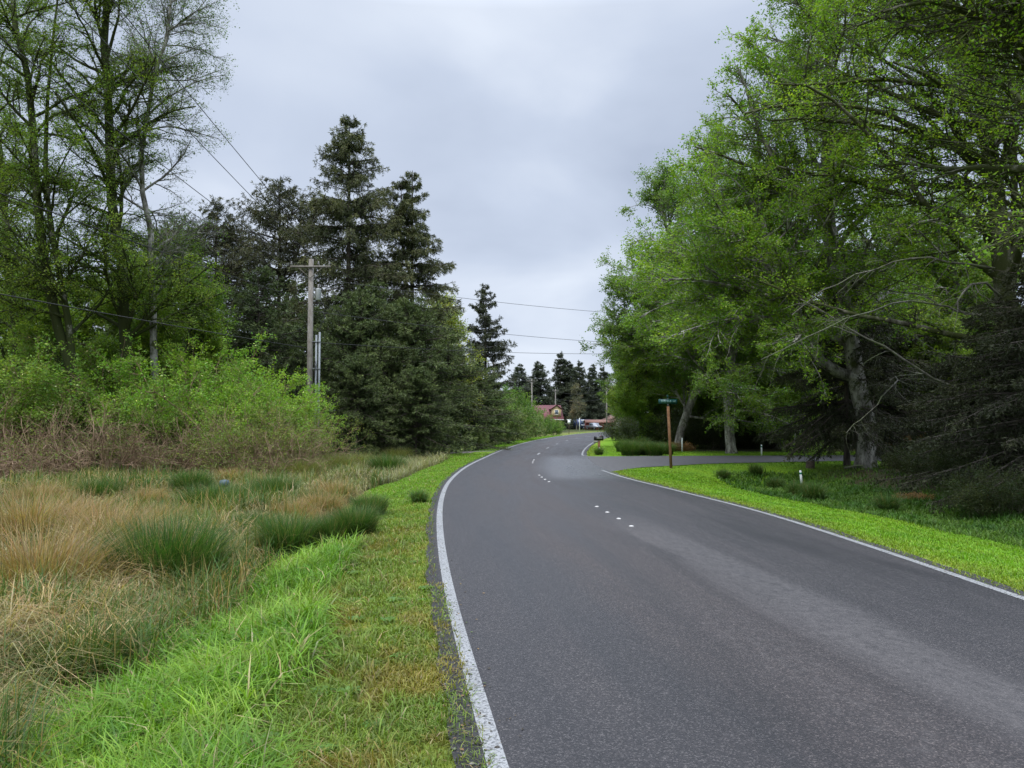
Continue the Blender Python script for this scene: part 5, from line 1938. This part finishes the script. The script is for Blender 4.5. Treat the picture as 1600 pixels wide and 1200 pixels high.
# coach-like motorhome
vp = P(913, 660, 218)
v1 = empty('motorhome', (vp[0], vp[1], -0.03), 0.95)
tag(v1, 'blue and white motorhome parked under the distant spruces', 'motorhome')
ol = [(-4.0, -1.2, 0.45), (3.7, -1.2, 0.45), (4.0, -1.2, 1.0), (3.85, -1.2, 1.9), (3.4, -1.2, 2.7), (-4.0, -1.2, 2.75)]
MB().prism(ol, (0, 2.4, 0)).build('body', M['blue_body'], v1)
MB().box((-0.2, -1.215, 2.45), (7.2, 0.03, 0.3)).box((-0.2, -1.215, 1.15), (7.4, 0.03, 0.16)).build('stripe', M['white'], v1)
for k in range(5):
    MB().box((-3.1 + k * 1.35, -1.21, 1.85), (0.95, 0.04, 0.6)).build('window', M['white'] if k in (1, 3) else M['glass'], v1)
for x_ in (-2.4, 2.5):
    for y_ in (-1.1, 1.1):
        wheel(v1, x_, y_, 0.42)

# pickup truck
vp = P(928, 660, 198)
v2 = empty('pickup_truck', (vp[0], vp[1], -0.03), -1.1)
tag(v2, 'silver and dark pickup truck parked in front of the distant spruces', 'pickup truck')
ol = [(-2.6, -0.9, 0.5), (2.5, -0.9, 0.5), (2.6, -0.9, 0.95), (1.2, -0.9, 1.12), (0.75, -0.9, 1.75), (-0.7, -0.9, 1.78), (-0.85, -0.9, 1.1), (-2.6, -0.9, 1.08)]
MB().prism(ol, (0, 1.8, 0)).build('body', M['silver'], v2)
MB().prism([(1.05, -0.93, 1.14), (0.7, -0.93, 1.66), (-0.6, -0.93, 1.68), (-0.66, -0.93, 1.14)], (0, 1.86, 0)).build('window', M['glass'], v2)
MB().box((2.56, 0, 0.62), (0.12, 1.8, 0.22)).build('bumper', M['black'], v2)
for y_ in (-0.65, 0.65):
    MB().box((2.58, y_, 0.85), (0.06, 0.3, 0.12)).build('headlight', M['white'], v2)
for x_ in (-1.7, 1.65):
    for y_ in (-0.85, 0.85):
        wheel(v2, x_, y_, 0.38)

# far small things: white post, sign on a post
vp = P(905.5, 660, 160)
tag(MB().tube([(vp[0], vp[1], -0.2), (vp[0], vp[1], 2.6), (vp[0], vp[1], 2.75)], [0.09, 0.09, 0.05], 10).build('white_post', M['white'], None, True),
    'plain white post standing in front of the blue motorhome', 'post')
vp = P(889, 660, 128)
s2 = empty('road_sign', (vp[0], vp[1], -0.05), 0.2)
tag(s2, 'small pale road sign seen edge on, at the left roadside far ahead', 'road sign')
MB().tube([(0, 0, -0.2), (0, 0, 2.3)], 0.04, 8).build('post', M['stump'], s2, True)
MB().box((0, -0.05, 1.95), (0.45, 0.03, 0.6)).box((0, -0.05, 2.33), (0.7, 0.03, 0.14)).build('panel', M['white'], s2)
